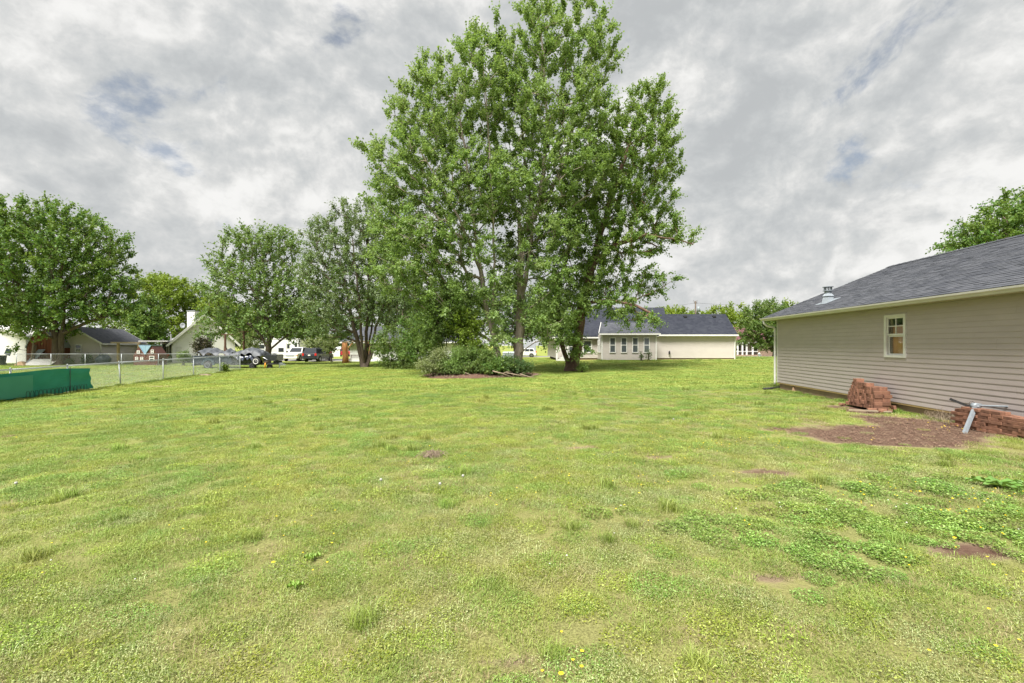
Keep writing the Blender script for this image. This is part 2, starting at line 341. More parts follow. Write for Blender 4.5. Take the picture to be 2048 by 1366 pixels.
def thing(name, label, cat, loc, rotz=0, group=None, local=False):
    o = bpy.data.objects.new(name, None); COL.objects.link(o); o.empty_display_size = .2
    o.location = loc; o.rotation_euler = (0, 0, rotz); tag(o, label, cat, group)
    ORG[o.name] = (0, 0, 0) if local else tuple(float(x) for x in loc)
    return o
def copy_tree(o, parent=None, loc=None, rotz=None, label=None):
    c = o.copy(); COL.objects.link(c); ORG[c.name] = ORG.get(o.name, (0, 0, 0))
    if parent: c.parent = parent
    if loc is not None: c.location = loc
    if rotz is not None: c.rotation_euler = (0, 0, rotz)
    if label: c['label'] = label
    for ch in list(o.children): copy_tree(ch, c)
    return c

# ------------------------------------------------------------------ trees
def leaf_mesh(P, D, N, size, tint):
    """leaves: centre base P, direction D, normal N: folded diamond with a small notch"""
    k = len(P); S = np.cross(D, N); S /= np.linalg.norm(S, axis=1)[:, None] + 1e-9
    sz = size[:, None]; fold = N * sz * .12
    v0 = P; v1 = P + D * sz * .45 + S * sz * .40 + fold; v2 = P + D * sz; v3 = P + D * sz * .45 - S * sz * .40 + fold
    V = np.stack([v0, v1, v2, v3], 1).reshape(-1, 3)
    i = np.arange(k)[:, None] * 4
    Fc = np.concatenate([i + [0, 1, 2], i + [0, 2, 3]])
    return V, Fc, np.repeat(tint, 4)
def unit(a): return a / (np.linalg.norm(a, axis=-1, keepdims=True) + 1e-9)
def tree(name, label, trunks, lobes, ncl, per, leaf, lm, bark, r0, seed, group=None, spray=(.5, 1.15), ntw=6, mind=.5, up=.35, cat='tree', shell=.45, outw=.7, rtip=.012, droop=.25, sides=5, tintamt=.3):
    """trunks: polylines (world); lobes: ellipsoids (x,y,z,rx,ry,rz) world; ncl clusters"""
    r = np.random.default_rng(seed); base = np.array(trunks[0][0], float)
    root = thing(name, label, cat, base, group=group)
    # skeleton
    nodes = []; par = []; isT = []
    for pl in trunks:
        pl = np.array(pl, float); prev = -1
        if nodes:                             # join fork to nearest existing node when it starts near one
            d = np.linalg.norm(np.array(nodes) - pl[0], axis=1); j = int(d.argmin())
            if d[j] < 1.2: prev = j
        for a in range(len(pl) - 1):
            n = max(2, int(np.linalg.norm(pl[a + 1] - pl[a]) / .5))
            for t in np.linspace(0, 1, n, endpoint=(a == len(pl) - 2)):
                nodes.append(pl[a] * (1 - t) + pl[a + 1] * t + r.normal(0, .025, 3)); par.append(prev); isT.append(True); prev = len(nodes) - 1
    cz0 = base[2]
    # cluster centres
    L = np.array(lobes, float); vol = (L[:, 3] * L[:, 4] * L[:, 5]) ** .75; vol /= vol.sum()
    C = []; tries = 0; md = mind
    while len(C) < ncl and tries < ncl * 40:
        tries += 1
        if tries % (ncl * 6) == 0: md *= .8
        l = L[r.choice(len(L), p=vol)]; d = unit(r.normal(size=3)); q = l[:3] + d * l[3:] * r.random() ** shell
        if q[2] < cz0 + .25: continue
        if C:
            if np.min(((np.array(C[-400:]) - q) ** 2).sum(1)) < md * md: continue
        C.append(q)
    C = np.array(C); NA = np.array(nodes)
    dT = np.sqrt(((C[:, None] - NA[None]) ** 2).sum(-1)).min(1); C = C[np.argsort(dT)]
    cap = len(nodes) + len(C) * 14 + 50
    A = np.zeros((cap, 3)); A[:len(nodes)] = NA; n = len(nodes); par = par + [0] * (cap - n); tips = []
    for q in C:
        v = q - A[:n]; dist = np.sqrt((v ** 2).sum(1)); hor = np.sqrt(v[:, 0] ** 2 + v[:, 1] ** 2)
        cost = dist + 1.3 * np.clip(.45 * hor - v[:, 2], 0, None)
        j = int(cost.argmin()); d = dist[j]; st = max(2, min(12, int(d / .6))); p0 = A[j]
        pj = par[j]; dir0 = unit(A[j] - A[pj]) if pj >= 0 else np.array([0, 0, 1.])
        c1 = p0 + (dir0 * .35 + unit(q - p0) * .65) * d * .5 + r.normal(0, .05, 3) * d * .6
        prev = j
        for t in np.linspace(0, 1, st + 1)[1:]:
            A[n] = (1 - t) ** 2 * p0 + 2 * t * (1 - t) * c1 + t * t * q + (r.normal(0, .03, 3) if t < 1 else 0); par[n] = prev; prev = n; n += 1
        tips.append(prev)
    A = A[:n]; par = np.array(par[:n]); w = np.zeros(n); w[tips] = 1.0
    isT = np.array(isT + [False] * (n - len(isT))); w[isT] += .15
    for i in range(n - 1, -1, -1):
        if par[i] >= 0 and par[i] < i: w[par[i]] += w[i]
    rad = rtip * np.maximum(w, .5) ** .5
    # blend trunk radii so the base has r0, following height
    mx = max(rad[isT].max(), 1e-3)
    rad[isT] = rad[isT] * np.clip(r0 / mx, .5, 6)
    rad = np.where(isT, np.maximum(rad, .03), np.minimum(rad, r0 * .45))
    h = A[:, 2] - base[2]; rad = np.where(isT, rad * (1 + .45 * np.exp(-np.clip(h, 0, None) / .35)), rad)
    e = np.where((par >= 0) & (par < np.arange(n)))[0]; a = A[par[e]]; b = A[e]
    ra = np.minimum(rad[par[e]], np.where(isT[e], 9, rad[e] * 1.25)); rb = rad[e]
    D = unit(b - a); X = unit(np.cross(D, np.array([.31, .77, .55]))); Y = np.cross(D, X)
    def ring(c, rr, ns):
        an = 2 * np.pi * np.arange(ns) / ns
        return c[:, None] + rr[:, None, None] * (np.cos(an)[None, :, None] * X[:, None] + np.sin(an)[None, :, None] * Y[:, None])
    ns = sides + 3 if r0 > .12 else sides
    b2 = b + D * rb[:, None] * .5
    V = np.concatenate([ring(a, ra, ns), ring(b2, rb, ns)], 1).reshape(-1, 3); o = (np.arange(len(e)) * 2 * ns)[:, None]
    Fq = np.concatenate([o + [j, (j + 1) % ns, ns + (j + 1) % ns, ns + j] for j in range(ns)])
    np_mesh('trunk', V, Fq, bark, root, smooth=True)
    # leaves
    cen = L[:, :3].mean(0); T = A[tips]; K = len(T)
    out = unit(T - cen + r.normal(0, .01, T.shape)); inc = unit(T - A[par[tips]])
    tw = unit(out[:, None] * outw + inc[:, None] * .4 + np.array([0, 0, up]) + r.normal(0, .62, (K, ntw, 3)))
    ln = r.uniform(*spray, (K, ntw)); nl = max(2, per // ntw)
    t = (np.arange(nl) + r.random((K, ntw, nl))) / nl
    pos = T[:, None, None] - tw[:, :, None] * (ln * .3)[:, :, None, None] + tw[:, :, None] * (ln[:, :, None] * t * 1.3)[..., None]
    pos[..., 2] -= droop * .25 * (t ** 2) * ln[:, :, None]
    pos = pos + r.normal(0, .068, pos.shape) * (leaf / .15) ** .5
    ct = np.clip(r.normal(.28, .26, (K, 1, 1)) + (r.random((K, ntw, 1)) - .5) * .4 + r.normal(0, .14, t.shape), 0, 1) * tintamt * 2
    pos = pos.reshape(-1, 3); m = len(pos)
    dv = unit(np.repeat(tw.reshape(-1, 3), nl, 0) * .5 + r.normal(0, .65, (m, 3)) + np.array([0, 0, -droop]))
    nv = r.normal(0, .55, (m, 3)) + np.array([0, 0, .8]); nv = unit(nv - dv * (nv * dv).sum(1)[:, None])
    keep = pos[:, 2] > gz(pos[:, 0], pos[:, 1]) + .04
    V, Fc, tn = leaf_mesh(pos[keep], dv[keep], nv[keep], (leaf * r.uniform(.5, 1.35, m))[keep], np.clip(ct.ravel(), 0, 1)[keep])
    np_mesh('crown', V, Fc, lm, root, tint=tn)
    # thin twigs along the outer sprays (only the visible woody ones)
    sel = r.random((K, ntw)) < .4; kk = sel.sum()
    a = (T[:, None] - tw * (ln * .3)[..., None])[sel]; b = (T[:, None] + tw * (ln * .85)[..., None])[sel]
    X = unit(np.cross(b - a, [.3, .8, .5])) * .008; Y = unit(np.cross(b - a, X)) * .008
    V = np.stack([a + X, a - X * .5 + Y, a - X * .5 - Y, b], 1).reshape(-1, 3); o = (np.arange(kk) * 4)[:, None]
    np_mesh('twigs', V, np.concatenate([o + [0, 1, 3], o + [1, 2, 3], o + [2, 0, 3]]), bark, root)
    return root
def lobe(px, py, rx, ry, d, dy=None, off=0):  # ellipsoid centred on a photo pixel at distance d (+off)
    c = at(px, py, d + off); s = (d + off) / F
    return (*c, rx * s, (dy if dy is not None else rx * s), ry * s)
# ------------------------------------------------------------------ ground
def axis(lo, hi, step, far_lo, far_hi, grow=1.18):
    c = list(np.arange(lo, hi + 1e-6, step)); s = step; x = hi
    while x < far_hi: s *= grow; x += s; c.append(min(x, far_hi))
    s = step; x = lo; pre = []
    while x > far_lo: s *= grow; x -= s; pre.append(max(x, far_lo))
    return np.array(sorted(set(pre + c)))
gxs = axis(-12, 12, .13, -900, 900); gys = axis(1.5, 16, .13, -120, 1400)
X, Y = np.meshgrid(gxs, gys); DM = dirt(X, Y)
Z = gz(X, Y) + np.where(np.hypot(X, Y) < 60, (fbm(X, Y, 1.4, 5) - .5) * .05 - DM * .02, 0)
def mound(x, y):                             # mulch island under the maples
    q = ((x - (-2.0)) / 3.5) ** 2 + ((y - 28.2) / 2.6) ** 2
    return np.clip(1.15 - q, 0, 1)
nx, ny = len(gxs), len(gys); I = np.arange(nx * ny).reshape(ny, nx)
FQ = np.stack([I[:-1, :-1], I[:-1, 1:], I[1:, 1:], I[1:, :-1]], -1).reshape(-1, 4)
lawn = np_mesh('lawn', np.stack([X, Y, Z], -1).reshape(-1, 3), FQ, ground_mat(), smooth=True)
for an, av in (('dirt', DM), ('near', np.clip(1.15 - np.hypot(X, Y) / 22, 0, 1))):
    a = lawn.data.attributes.new(an, 'FLOAT', 'POINT'); a.data.foreach_set('value', av.ravel().astype(np.float32))
tag(lawn, 'patchy green lawn with clover and bare earth', 'lawn', kind='structure')
def strip(name, pts, w, m, dz=.02):          # sheet following the ground
    mb = MB(); P = np.array(pts, float); vs = []; n = 0
    for a in range(len(P) - 1):
        for t in np.linspace(0, 1, 12, endpoint=(a == len(P) - 2)):
            c = P[a] * (1 - t) + P[a + 1] * t; d = unit(P[a + 1] - P[a]); nn = np.array([-d[1], d[0]])
            for s in (-1, 1):
                q = c + nn * s * w / 2; vs.append((q[0], q[1], gz(q[0], q[1]) + dz))
            n += 1
    mb.add(vs, [(2 * i, 2 * i + 1, 2 * i + 3, 2 * i + 2) for i in range(n - 1)]); return tag(mb.build(name, m), kind='structure')
strip('driveway', [(-42, 66), (-20, 66), (-6, 84), (16, 90)], 9, MT['asphalt'])
strip('road', [(10, 90), (34, 79), (90, 72)], 6, MT['asphalt'], .03)

# mulch island
ms = MB(); n = 36; vs = []; rows = 9
for i in range(rows + 1):
    q = i / rows
    for j in range(n):
        a = 2 * math.pi * j / n; rr = q * (1 + .08 * math.sin(3 * a + 1) + .05 * math.sin(7 * a))
        x, y = -2.0 + 3.55 * rr * math.cos(a), 28.2 + 2.7 * rr * math.sin(a)
        vs.append((x, y, gz(x, y) + .30 * max(0, 1 - q ** 2.5) - .03 + random.uniform(0, .05)))
ms.add(vs, [(i * n + j, i * n + (j + 1) % n, (i + 1) * n + (j + 1) % n, (i + 1) * n + j) for i in range(rows) for j in range(n)])
tag(ms.build('mulch_bed', MT['mulch'], smooth=True), kind='structure')

# ------------------------------------------------------------------ garage on the right
GC = np.array([10.45, 18.3]); GU = unit(np.array([-91., -930.])); GN = np.array([-GU[1] * -1, GU[0] * -1]); GN = np.array([GU[1], -GU[0]])
if GN[0] > 0: GN = -GN
def gp(u, o, z): q = GC + GU * u + GN * o; return (q[0], q[1], z)
GL = 15.5; Z0, Z1 = .23, 2.70
gar = thing('garage', 'taupe vinyl sided garage with grey shingle roof at the right', 'garage', (*(GC + GU * 5), -.05))
def gbox(mb, u0, u1, o0, o1, z0, z1):
    return mb.hexa([gp(u0, o0, z0), gp(u1, o0, z0), gp(u1, o1, z0), gp(u0, o1, z0)], [gp(u0, o0, z1), gp(u1, o0, z1), gp(u1, o1, z1), gp(u0, o1, z1)])
WU0, WU1, WZ0, WZ1 = 6.13, 6.74, 1.44, 2.42      # window along the wall
GW = 8.6
mb = MB(); gbox(mb, .06, GL, -.05, -.20, -.3, Z0 + .02); mb.build('foundation', MT['concrete'], gar)
mb = MB()                                    # wall core with the window opening left out
for a in ((0, WU0, Z0, Z1), (WU1, GL, Z0, Z1), (WU0, WU1, Z0, WZ0), (WU0, WU1, WZ1, Z1)): gbox(mb, a[0], a[1], 0, -.11, a[2], a[3])
gbox(mb, 0, .12, -.11, -GW, Z0, Z1); gbox(mb, GL - .12, GL, -.11, -GW, Z0, Z1); gbox(mb, 0, GL, -GW, -GW - .11, Z0, Z1)
mb.prism([gp(.01, -.05, Z1), gp(.01, -GW + .05, Z1), gp(.01, -GW / 2, Z1 + 1.85)], np.array(gp(.11, 0, 0)) - np.array(gp(0, 0, 0)))
mb.build('wall', MT['taupe'], gar)
mb = MB(); gbox(mb, .0, GL, .002, .012, Z0 - .03, Z0 + .012); mb.build('sheathing_edge', MT['plywood'], gar)
ex = .1143; ncourse = int((Z1 - Z0 - .02) / ex)
for i in range(ncourse):
    z0 = Z0 + .012 + i * ex; z1 = z0 + ex
    cuts = [.07]; u = .07 + [1.3, 3.1, 2.2, .9, 2.7, 3.5, 1.8][(i // 2) % 7]
    while u < GL: cuts.append(u); u += 3.66
    cuts.append(GL)
    for a, b in zip(cuts[:-1], cuts[1:]):
        spans = [(a, b)]
        if z1 > WZ0 - .06 and z0 < WZ1 + .06:
            if a < WU0 and b > WU1 or True:
                for za, zb in ((z0, min(z1, WZ0 - .062)), (max(z0, WZ1 + .062), z1)):
                    xa, xb = max(a, WU0 - .073), min(b, WU1 + .073)
                    if zb - za > .015 and xb - xa > .02:
                        m = MB(); f0 = (za - z0) / ex; gbox(m, xa, xb, .002, .017 - .008 * f0, za, zb); m.build('siding_plank', MT['taupe'], gar)
            spans = [(x, y) for x, y in ((a, min(b, WU0 - .075)), (max(a, WU1 + .075), b)) if y - x > .02]
        for x, y in spans:
            m = MB(); j = random.uniform(0, .002); y -= .0015
            prof = [(.002, z1 + .004), (.006 + j, z1 + .004), (.019 + j, z0 + .014), (.019 + j, z0), (.002, z0 + .002)]
            m.prism([gp(x, o, z) for o, z in prof], np.array(gp(y, 0, 0)) - np.array(gp(x, 0, 0)))
            m.build('siding_plank', MT['taupe'], gar)
mb = MB(); gbox(mb, -.02, .075, -.02, .026, Z0, Z1); mb.build('corner_post', MT['gutter'], gar)
# window
win = MB()
for a in ((WU0 - .075, WU0, WZ0 - .06, WZ1 + .06), (WU1, WU1 + .075, WZ0 - .06, WZ1 + .06), (WU0, WU1, WZ0 - .06, WZ0), (WU0, WU1, WZ1, WZ1 + .06)): gbox(win, a[0], a[1], -.08, .045, a[2], a[3])
win = win.build('window', MT['trim'], gar)
zm = (WZ0 + WZ1) / 2 + .02; um = (WU0 + WU1) / 2
mb = MB()
for o, za, zb in ((.012, zm, WZ1), (-.02, WZ0, zm)):
    for a in ((WU0, WU0 + .035, za, zb), (WU1 - .035, WU1, za, zb), (WU0 + .035, WU1 - .035, za, za + .04), (WU0 + .035, WU1 - .035, zb - .04, zb)): gbox(mb, a[0], a[1], o - .02, o, a[2], a[3])
mb.build('sash', MT['trim'], win)
mb = MB(); zq = (zm + WZ1) / 2
gbox(mb, um - .011, um + .011, -.012, .008, zm + .04, WZ1 - .04); gbox(mb, WU0 + .035, um - .011, -.012, .006, zq - .011, zq + .011); gbox(mb, um + .011, WU1 - .035, -.012, .006, zq - .011, zq + .011)
mb.build('glazing_bar', MT['trim'], win)
for k, (ua, ub, za, zb) in enumerate(((WU0 + .035, um - .011, zq + .011, WZ1 - .04), (um + .011, WU1 - .035, zq + .011, WZ1 - .04), (WU0 + .035, um - .011, zm + .04, zq - .011), (um + .011, WU1 - .035, zm + .04, zq - .011), (WU0 + .035, WU1 - .035, WZ0 + .04, zm - .04))):
    mb = MB(); o = -.004 if k < 4 else -.034; gbox(mb, ua, ub, o - .004, o, za, zb); mb.build('pane', MT['clear'], win)
for k, (ua, ub, zt) in enumerate(((WU0 - .02, um - .05, zq + .02), (um - .045, um + .16, zq + .03), (um + .165, WU1 + .02, zq + .01))):
    mb = MB(); gbox(mb, ua, ub, -.10, -.12, WZ0 - .05, zt); mb.build('inner_board', MT['ply'], win)
mb = MB(); gbox(mb, um + .02, WU1 + .01, -.075, -.095, WZ0 - .05, WZ0 + .26); mb.build('inner_board', MT['ply'], win)
mb = MB(); gbox(mb, WU0 - .03, WU0 + .06, -.065, -.098, WZ0 - .05, WZ1); mb.build('wall_stud', MT['wood'], win)
# roof
RUN = GW / 2 + .11; RISE = 1.95; OV = .42
EZ = 2.78; SL = math.hypot(RUN + OV - .11, RISE + .1)
def rp(u, v, h):                             # on the left slope: v metres up from the eave edge, h above the deck
    t = v / SL; o = OV - t * (GW / 2 + OV); z = EZ + t * 1.97
    nrm = np.array([1.97, GW / 2 + OV]); nrm /= np.linalg.norm(nrm)
    return gp(u, o + nrm[0] * h, z + nrm[1] * h)
UA, UB = -.32, GL + .3
mb = MB()
mb.hexa([rp(UA, 0, -.10), rp(UB, 0, -.10), rp(UB, SL, -.10), rp(UA, SL, -.10)], [rp(UA, 0, 0), rp(UB, 0, 0), rp(UB, SL, 0), rp(UA, SL, 0)])
ra, rb = rp(UA, SL, 0), rp(UB, SL, 0)
mb.hexa([rp(UA, SL, -.1), rp(UB, SL, -.1), gp(UB, -GW - OV, EZ - .1), gp(UA, -GW - OV, EZ - .1)], [ra, rb, gp(UB, -GW - OV, EZ), gp(UA, -GW - OV, EZ)])
roof = mb.build('roof', MT['shingle'], gar)
tabs = []
EXP, TW = .142, .31
for c in range(int(SL / EXP)):
    u = UA + random.uniform(-.2, 0)
    while u < UB:
        w = TW * random.uniform(.55, 1.25); a, b = max(u, UA - .02), min(u + w, UB)
        if b - a > .05: tabs.append((a, b - .006, c * EXP - .03, c * EXP + EXP * 1.35, random.uniform(.004, .013)))
        u += w
def tab(mb, t):
    a, b, v0, v1, h = t; v1 = min(v1, SL)
    mb.hexa([rp(a, v0, .001), rp(b, v0, .001), rp(b, v1, .001), rp(a, v1, .001)], [rp(a, v0, .009 + h), rp(b, v0, .009 + h), rp(b, v1, .003 + h * .3), rp(a, v1, .003 + h * .3)])
def seen(t):
    q = rp((t[0] + t[1]) / 2, (t[2] + t[3]) / 2, 0)
    if q[1] < 1 or abs(q[0] / q[1] * F) > 1020: return 0
    return (t[1] - t[0]) / q[1] ** 2
order = sorted(range(len(tabs)), key=lambda i: -seen(tabs[i])); big = set(order[:300]); rest = MB()
for i, t in enumerate(tabs):
    if i in big: m = MB(); tab(m, t); m.build('shingle', MT['shingle'], roof)
    else: tab(rest, t)
tag(rest.build('shingle_field', MT['shingle'], roof), kind='stuff')
mb = MB(); u = UA
while u < UB:
    a = np.array(rp(u, SL, .02)); b = np.array(rp(min(u + .3, UB), SL, .03)); dn = np.array(rp(0, SL - .14, .02)) - np.array(rp(0, SL, .02)); d2 = np.array([-dn[0], -dn[1], dn[2]])
    mb.hexa([a + dn, b + dn, b, a], [a + dn + (0, 0, .012), b + dn + (0, 0, .014), b + (0, 0, .02), a + (0, 0, .018)]); u += .29
mb.build('ridge_cap', MT['shingle'], roof)
mb = MB(); a = np.array(rp(8.0, SL, .03)); b = np.array(rp(8.9, SL, .03)); mb.tube([a, a * .75 + b * .25 + (0, 0, .05), a * .4 + b * .6 + (0, 0, .05), b], [.05, .11, .12, .05], 8); mb.build('ridge_vent', MT['shingle'], roof, True)
mb = MB()                                    # soffit and fascia
mb.hexa([gp(UA, .02, Z1 - .03), gp(UB, .02, Z1 - .03), gp(UB, OV - .03, Z1 - .03), gp(UA, OV - .03, Z1 - .03)], [gp(UA, .02, Z1 - .012), gp(UB, .02, Z1 - .012), gp(UB, OV - .03, Z1 - .012), gp(UA, OV - .03, Z1 - .012)])
mb.build('soffit', MT['soffit'], gar)
mb = MB(); gbox(mb, UA, UB, OV - .03, OV - .008, Z1 - .05, EZ - .01); mb.build('fascia', MT['gutter'], gar)
prof = [(OV - .006, EZ - .02), (OV - .006, EZ - .125), (OV + .06, EZ - .128), (OV + .085, EZ - .085), (OV + .115, EZ - .06), (OV + .118, EZ - .022), (OV + .105, EZ - .022), (OV + .10, EZ - .055), (OV + .07, EZ - .08), (OV + .05, EZ - .115), (OV + .006, EZ - .112), (OV + .006, EZ - .02)]
mb = MB(); mb.prism([gp(UA, o, z) for o, z in prof], np.array(gp(UB, 0, 0)) - np.array(gp(UA, 0, 0))); gut = mb.build('gutter', MT['gutter'], gar)
mb = MB(); mb.tube([gp(-.12, OV + .05, EZ - .12), gp(-.12, OV + .04, EZ - .22), gp(-.11, OV - .06, EZ - .33), gp(-.1, .15, EZ - .37), gp(-.09, .07, EZ - .42), gp(-.09, .06, EZ - .6), gp(-.09, .06, .25), gp(-.09, .07, .15)], .038, 10)
mb.build('downspout', MT['trim'], gut, True)
# roof flue with a galvanised base
uf, vf = 2.6, .95; b0 = np.array(rp(uf, vf, 0))
K = .72
mb = MB(); mb.hexa([rp(uf - .45, vf - .22, .015), rp(uf + .25, vf - .22, .015), rp(uf + .25, vf + .3, .015), rp(uf - .45, vf + .3, .015)], [rp(uf - .45, vf - .22, .022), rp(uf + .25, vf - .22, .022), rp(uf + .25, vf + .3, .022), rp(uf - .45, vf + .3, .022)])
fl = thing('roof_flue', 'galvanised metal flue with cap on the grey garage roof', 'flue', b0)
mb.build('flashing', MT['galv'], fl)
def ly(pr): return [(r_ * K, h_ * K) for r_, h_ in pr]
mb = MB(); mb.lathe(ly([(.31, -.10), (.22, .27), (.21, .28)]), b0, 6); mb.lathe(ly([(.27, .27), (.15, .40)]), b0, 6); mb.build('cone', MT['galv'], fl)
mb = MB(); mb.lathe(ly([(.14, .39), (.14, .52)]), b0, 12); mb.lathe(ly([(.21, .52), (.21, .54)]), b0, 12); mb.build('pipe', MT['galv'], fl)
mb = MB()
for k in range(8):
    a = 2 * math.pi * k / 8; c_, s_ = math.cos(a) * .15 * K, math.sin(a) * .15 * K; mb.box(b0[0] + c_ - .010, b0[0] + c_ + .010, b0[1] + s_ - .010, b0[1] + s_ + .010, b0[2] + .54 * K, b0[2] + .70 * K)
mb.build('cage', MT['galv'], fl)
mb = MB(); mb.lathe(ly([(.22, .70), (.225, .715), (.10, .74), (.02, .745)]), b0, 12); mb.build('cap', MT['galv'], fl)

# ------------------------------------------------------------------ bricks
def brick_mesh(lx, ly, lz):
    mb = MB(); e = .004
    for s in (0,): mb.hexa([(-lx + e, -ly + e, -lz), (lx - e, -ly + e, -lz), (lx - e, ly - e, -lz), (-lx + e, ly - e, -lz)], [(-lx, -ly, -lz + e), (lx, -ly, -lz + e), (lx, ly, -lz + e), (-lx, ly, -lz + e)])
    mb.f.pop(1)
    o = mb.k; mb.add([(-lx, -ly, lz - e), (lx, -ly, lz - e), (lx, ly, lz - e), (-lx, ly, lz - e), (-lx + e, -ly + e, lz), (lx - e, -ly + e, lz), (lx - e, ly - e, lz), (-lx + e, ly - e, lz)], [(0, 1, 5, 4), (1, 2, 6, 5), (2, 3, 7, 6), (3, 0, 4, 7), (4, 5, 6, 7)])
    mb.f += [(4 + i, 4 + (i + 1) % 4, o + (i + 1) % 4, o + i) for i in range(4)]
    return mb
gang = math.atan2(GU[1], GU[0])
proto = brick_mesh(.095, .0285, .045).build('brick', MT['brick'])   # on edge: length x, thickness y, height z
bme_edge = proto.data; bpy.data.objects.remove(proto)
proto = brick_mesh(.0975, .045, .0285).build('brick', MT['brick']); bme_flat = proto.data; bpy.data.objects.remove(proto)
def put_brick(me, root, loc, rz, rx=0, ry=0):
    o = bpy.data.objects.new('brick', me); COL.objects.link(o); o.parent = root
    o.location = np.array(loc) - np.array(root.location); o.rotation_euler = (rx, ry, rz)
st = thing('brick_stack', 'tall leaning stack of red bricks against the garage wall', 'bricks', gp(6.0, .5, .03))
tall = [19, 19, 18, 18, 17, 15, 11, 3]
for lay, n in enumerate(tall):
    for row in range(2):
        if row == 1 and lay > 5: continue
        u0 = 5.46 + .012 * lay + (.05 if lay == 7 else 0)
        for k in range(n):
            if lay == 6 and random.random() < .12: continue
            u = u0 + k * .0605 + random.uniform(-.004, .004); o = .52 - row * .2 - lay * .014 + random.uniform(-.024, .024)
            put_brick(bme_edge, st, gp(u, o, gz(*(GC + GU * u + GN * o)) + .085 + lay * .0915), gang + math.pi / 2 + random.uniform(-.06, .06))
for u, o, rz in ((6.72, .52, .6), (6.80, .40, 1.1), (6.6, .68, -.3), (6.86, .60, .2), (5.4, .70, .5)):
    x, y, _ = gp(u, o, 0); put_brick(bme_flat, st, (x, y, gz(x, y) + .04), rz, random.uniform(-.2, .2), random.uniform(-.25, .25))
x, y, _ = gp(6.84, .33, 0); put_brick(bme_flat, st, (x, y, gz(x, y) + .12), 1.2, 1.45, .1)
c0 = np.array(gp(9.6, .42, 0)); c0[2] = gz(c0[0], c0[1])
st2 = thing('brick_stack', 'low spread of flat stacked bricks beside the fallen galvanised pole', 'bricks', c0)
for lay in range(7):
    for row in range(3):
        n = [8, 8, 8, 8, 8, 7, 4][lay]
        for k in range(n):
            if lay == 6 and row == 2: continue
            u = 8.92 + k * .203 + (.09 if lay % 2 else 0) + (.25 if lay == 6 else 0) + random.uniform(-.02, .02); o = .52 - row * .115 + random.uniform(-.02, .02)
            x, y, _ = gp(u, o, 0); put_brick(bme_flat, st2, (x, y, gz(x, y) + .03 + lay * .0605), gang + random.uniform(-.08, .08), random.uniform(-.02, .02), random.uniform(-.03, .03))

# fallen galvanised pole with bracket
h = at(1951, 812, 9.1); root = thing('fallen_pole', 'galvanised steel pole with hinged bracket leaning by the wall', 'pole', onground(1940, 9.0))
mb = MB(); foot = onground(1928, 8.75) + (0, 0, -.03); d = unit(foot - h); side = unit(np.cross(d, [.25, 1, .1])); fw = np.cross(side, d)
for o in (-.03, .03): mb.bar(h + side * o, foot + side * o, .006, .04, up=fw)
mb.bar(h - fw * .018, foot - fw * .018, .06, .006, up=fw); mb.build('channel_leg', MT['galv'], root)
far_ = at(2230, 812, 8.4); far_[2] = h[2] + .02
mb = MB(); mb.tube([h + (.02, 0, .01), far_], .019, 12); mb.build('tube', MT['galv'], root, True)
mb = MB(); mb.lathe([(.05, -.05), (.062, -.045), (.062, .045), (.05, .05)], h + (-.02, -.01, .0), 14, 'y'); mb.lathe([(.04, -.1), (.045, -.05), (.04, .04)], h + (.06, 0, .01), 12, 'x'); mb.lathe([(.012, -.08), (.012, .08)], h + (-.02, -.01, 0), 8, 'y'); mb.build('bracket', MT['galv'], root, True)
mb = MB(); mb.bar(at(1900, 798, 9.35), at(1972, 826, 9.2), .02, .045); mb.build('dark_bar', MT['black'], root)
mb = MB(); mb.tube([h + (.0, .0, .05), h + (-.06, 0, .09), h + (-.12, 0, .075), h + (-.13, 0, .03), h + (-.08, 0, -.01)], .004, 5); mb.build('wire_loop', MT['black'], root)
# leaning stone and drain pipe
q = onground(1594, 17.0); mb = MB()
pts = [(-.19, 0, 0), (.10, 0, -.02), (.17, 0, .06), (.17, 0, .20), (.10, 0, .27), (-.08, 0, .25)]
mb.prism([(q[0] + x + .3 * z * .3, q[1] + z * .5, q[2] + z + .01) for x, _, z in pts], (.03, .07, -.02)); tag(mb.build('stone_slab', MT['paver'], bevel=.008), 'small tan stone slab leaning on the garage foundation', 'stone')
a, b = onground(1527, 18.0), onground(1562, 18.3); mb = MB(); mb.tube([a + (0, 0, .05), (a + b) / 2 + (0, 0, .06), b + (0, 0, .09)], .045, 10); tag(mb.build('drain_pipe', MT['black'], smooth=True), 'black drain pipe lying on grass at the garage corner', 'pipe')
mb = MB(); q = onground(1745, 11.6); mb.bar(q + (-.42, .25, .02), q + (.35, -.15, .03), .10, .03); tag(mb.build('wood_plank', MT['wood']), 'grey wooden plank lying below the tall brick stack', 'plank')
# dry straw and dead weeds along the wall
mb = MB()
for k in range(1500):
    u = random.uniform(7.7, 10.4); o = abs(random.gauss(.12, .18)) + .02; x, y, _ = gp(u, o, 0); z = gz(x, y) + random.uniform(0, .20) * math.exp(-o * 3)
    d = unit(np.random.default_rng(k).normal(size=3) * (1, 1, .45)) * random.uniform(.06, .18); s = np.array([-d[1], d[0], 0]); s = s / (np.linalg.norm(s) + 1e-6) * .0022
    p = np.array((x, y, z)); mb.add([p - d - s, p - d + s, p + d + s, p + d - s], [(0, 1, 2, 3)])
tag(mb.build('dead_straw', MT['straw']), 'tangle of dry dead stems along the garage wall', 'straw', kind='stuff')
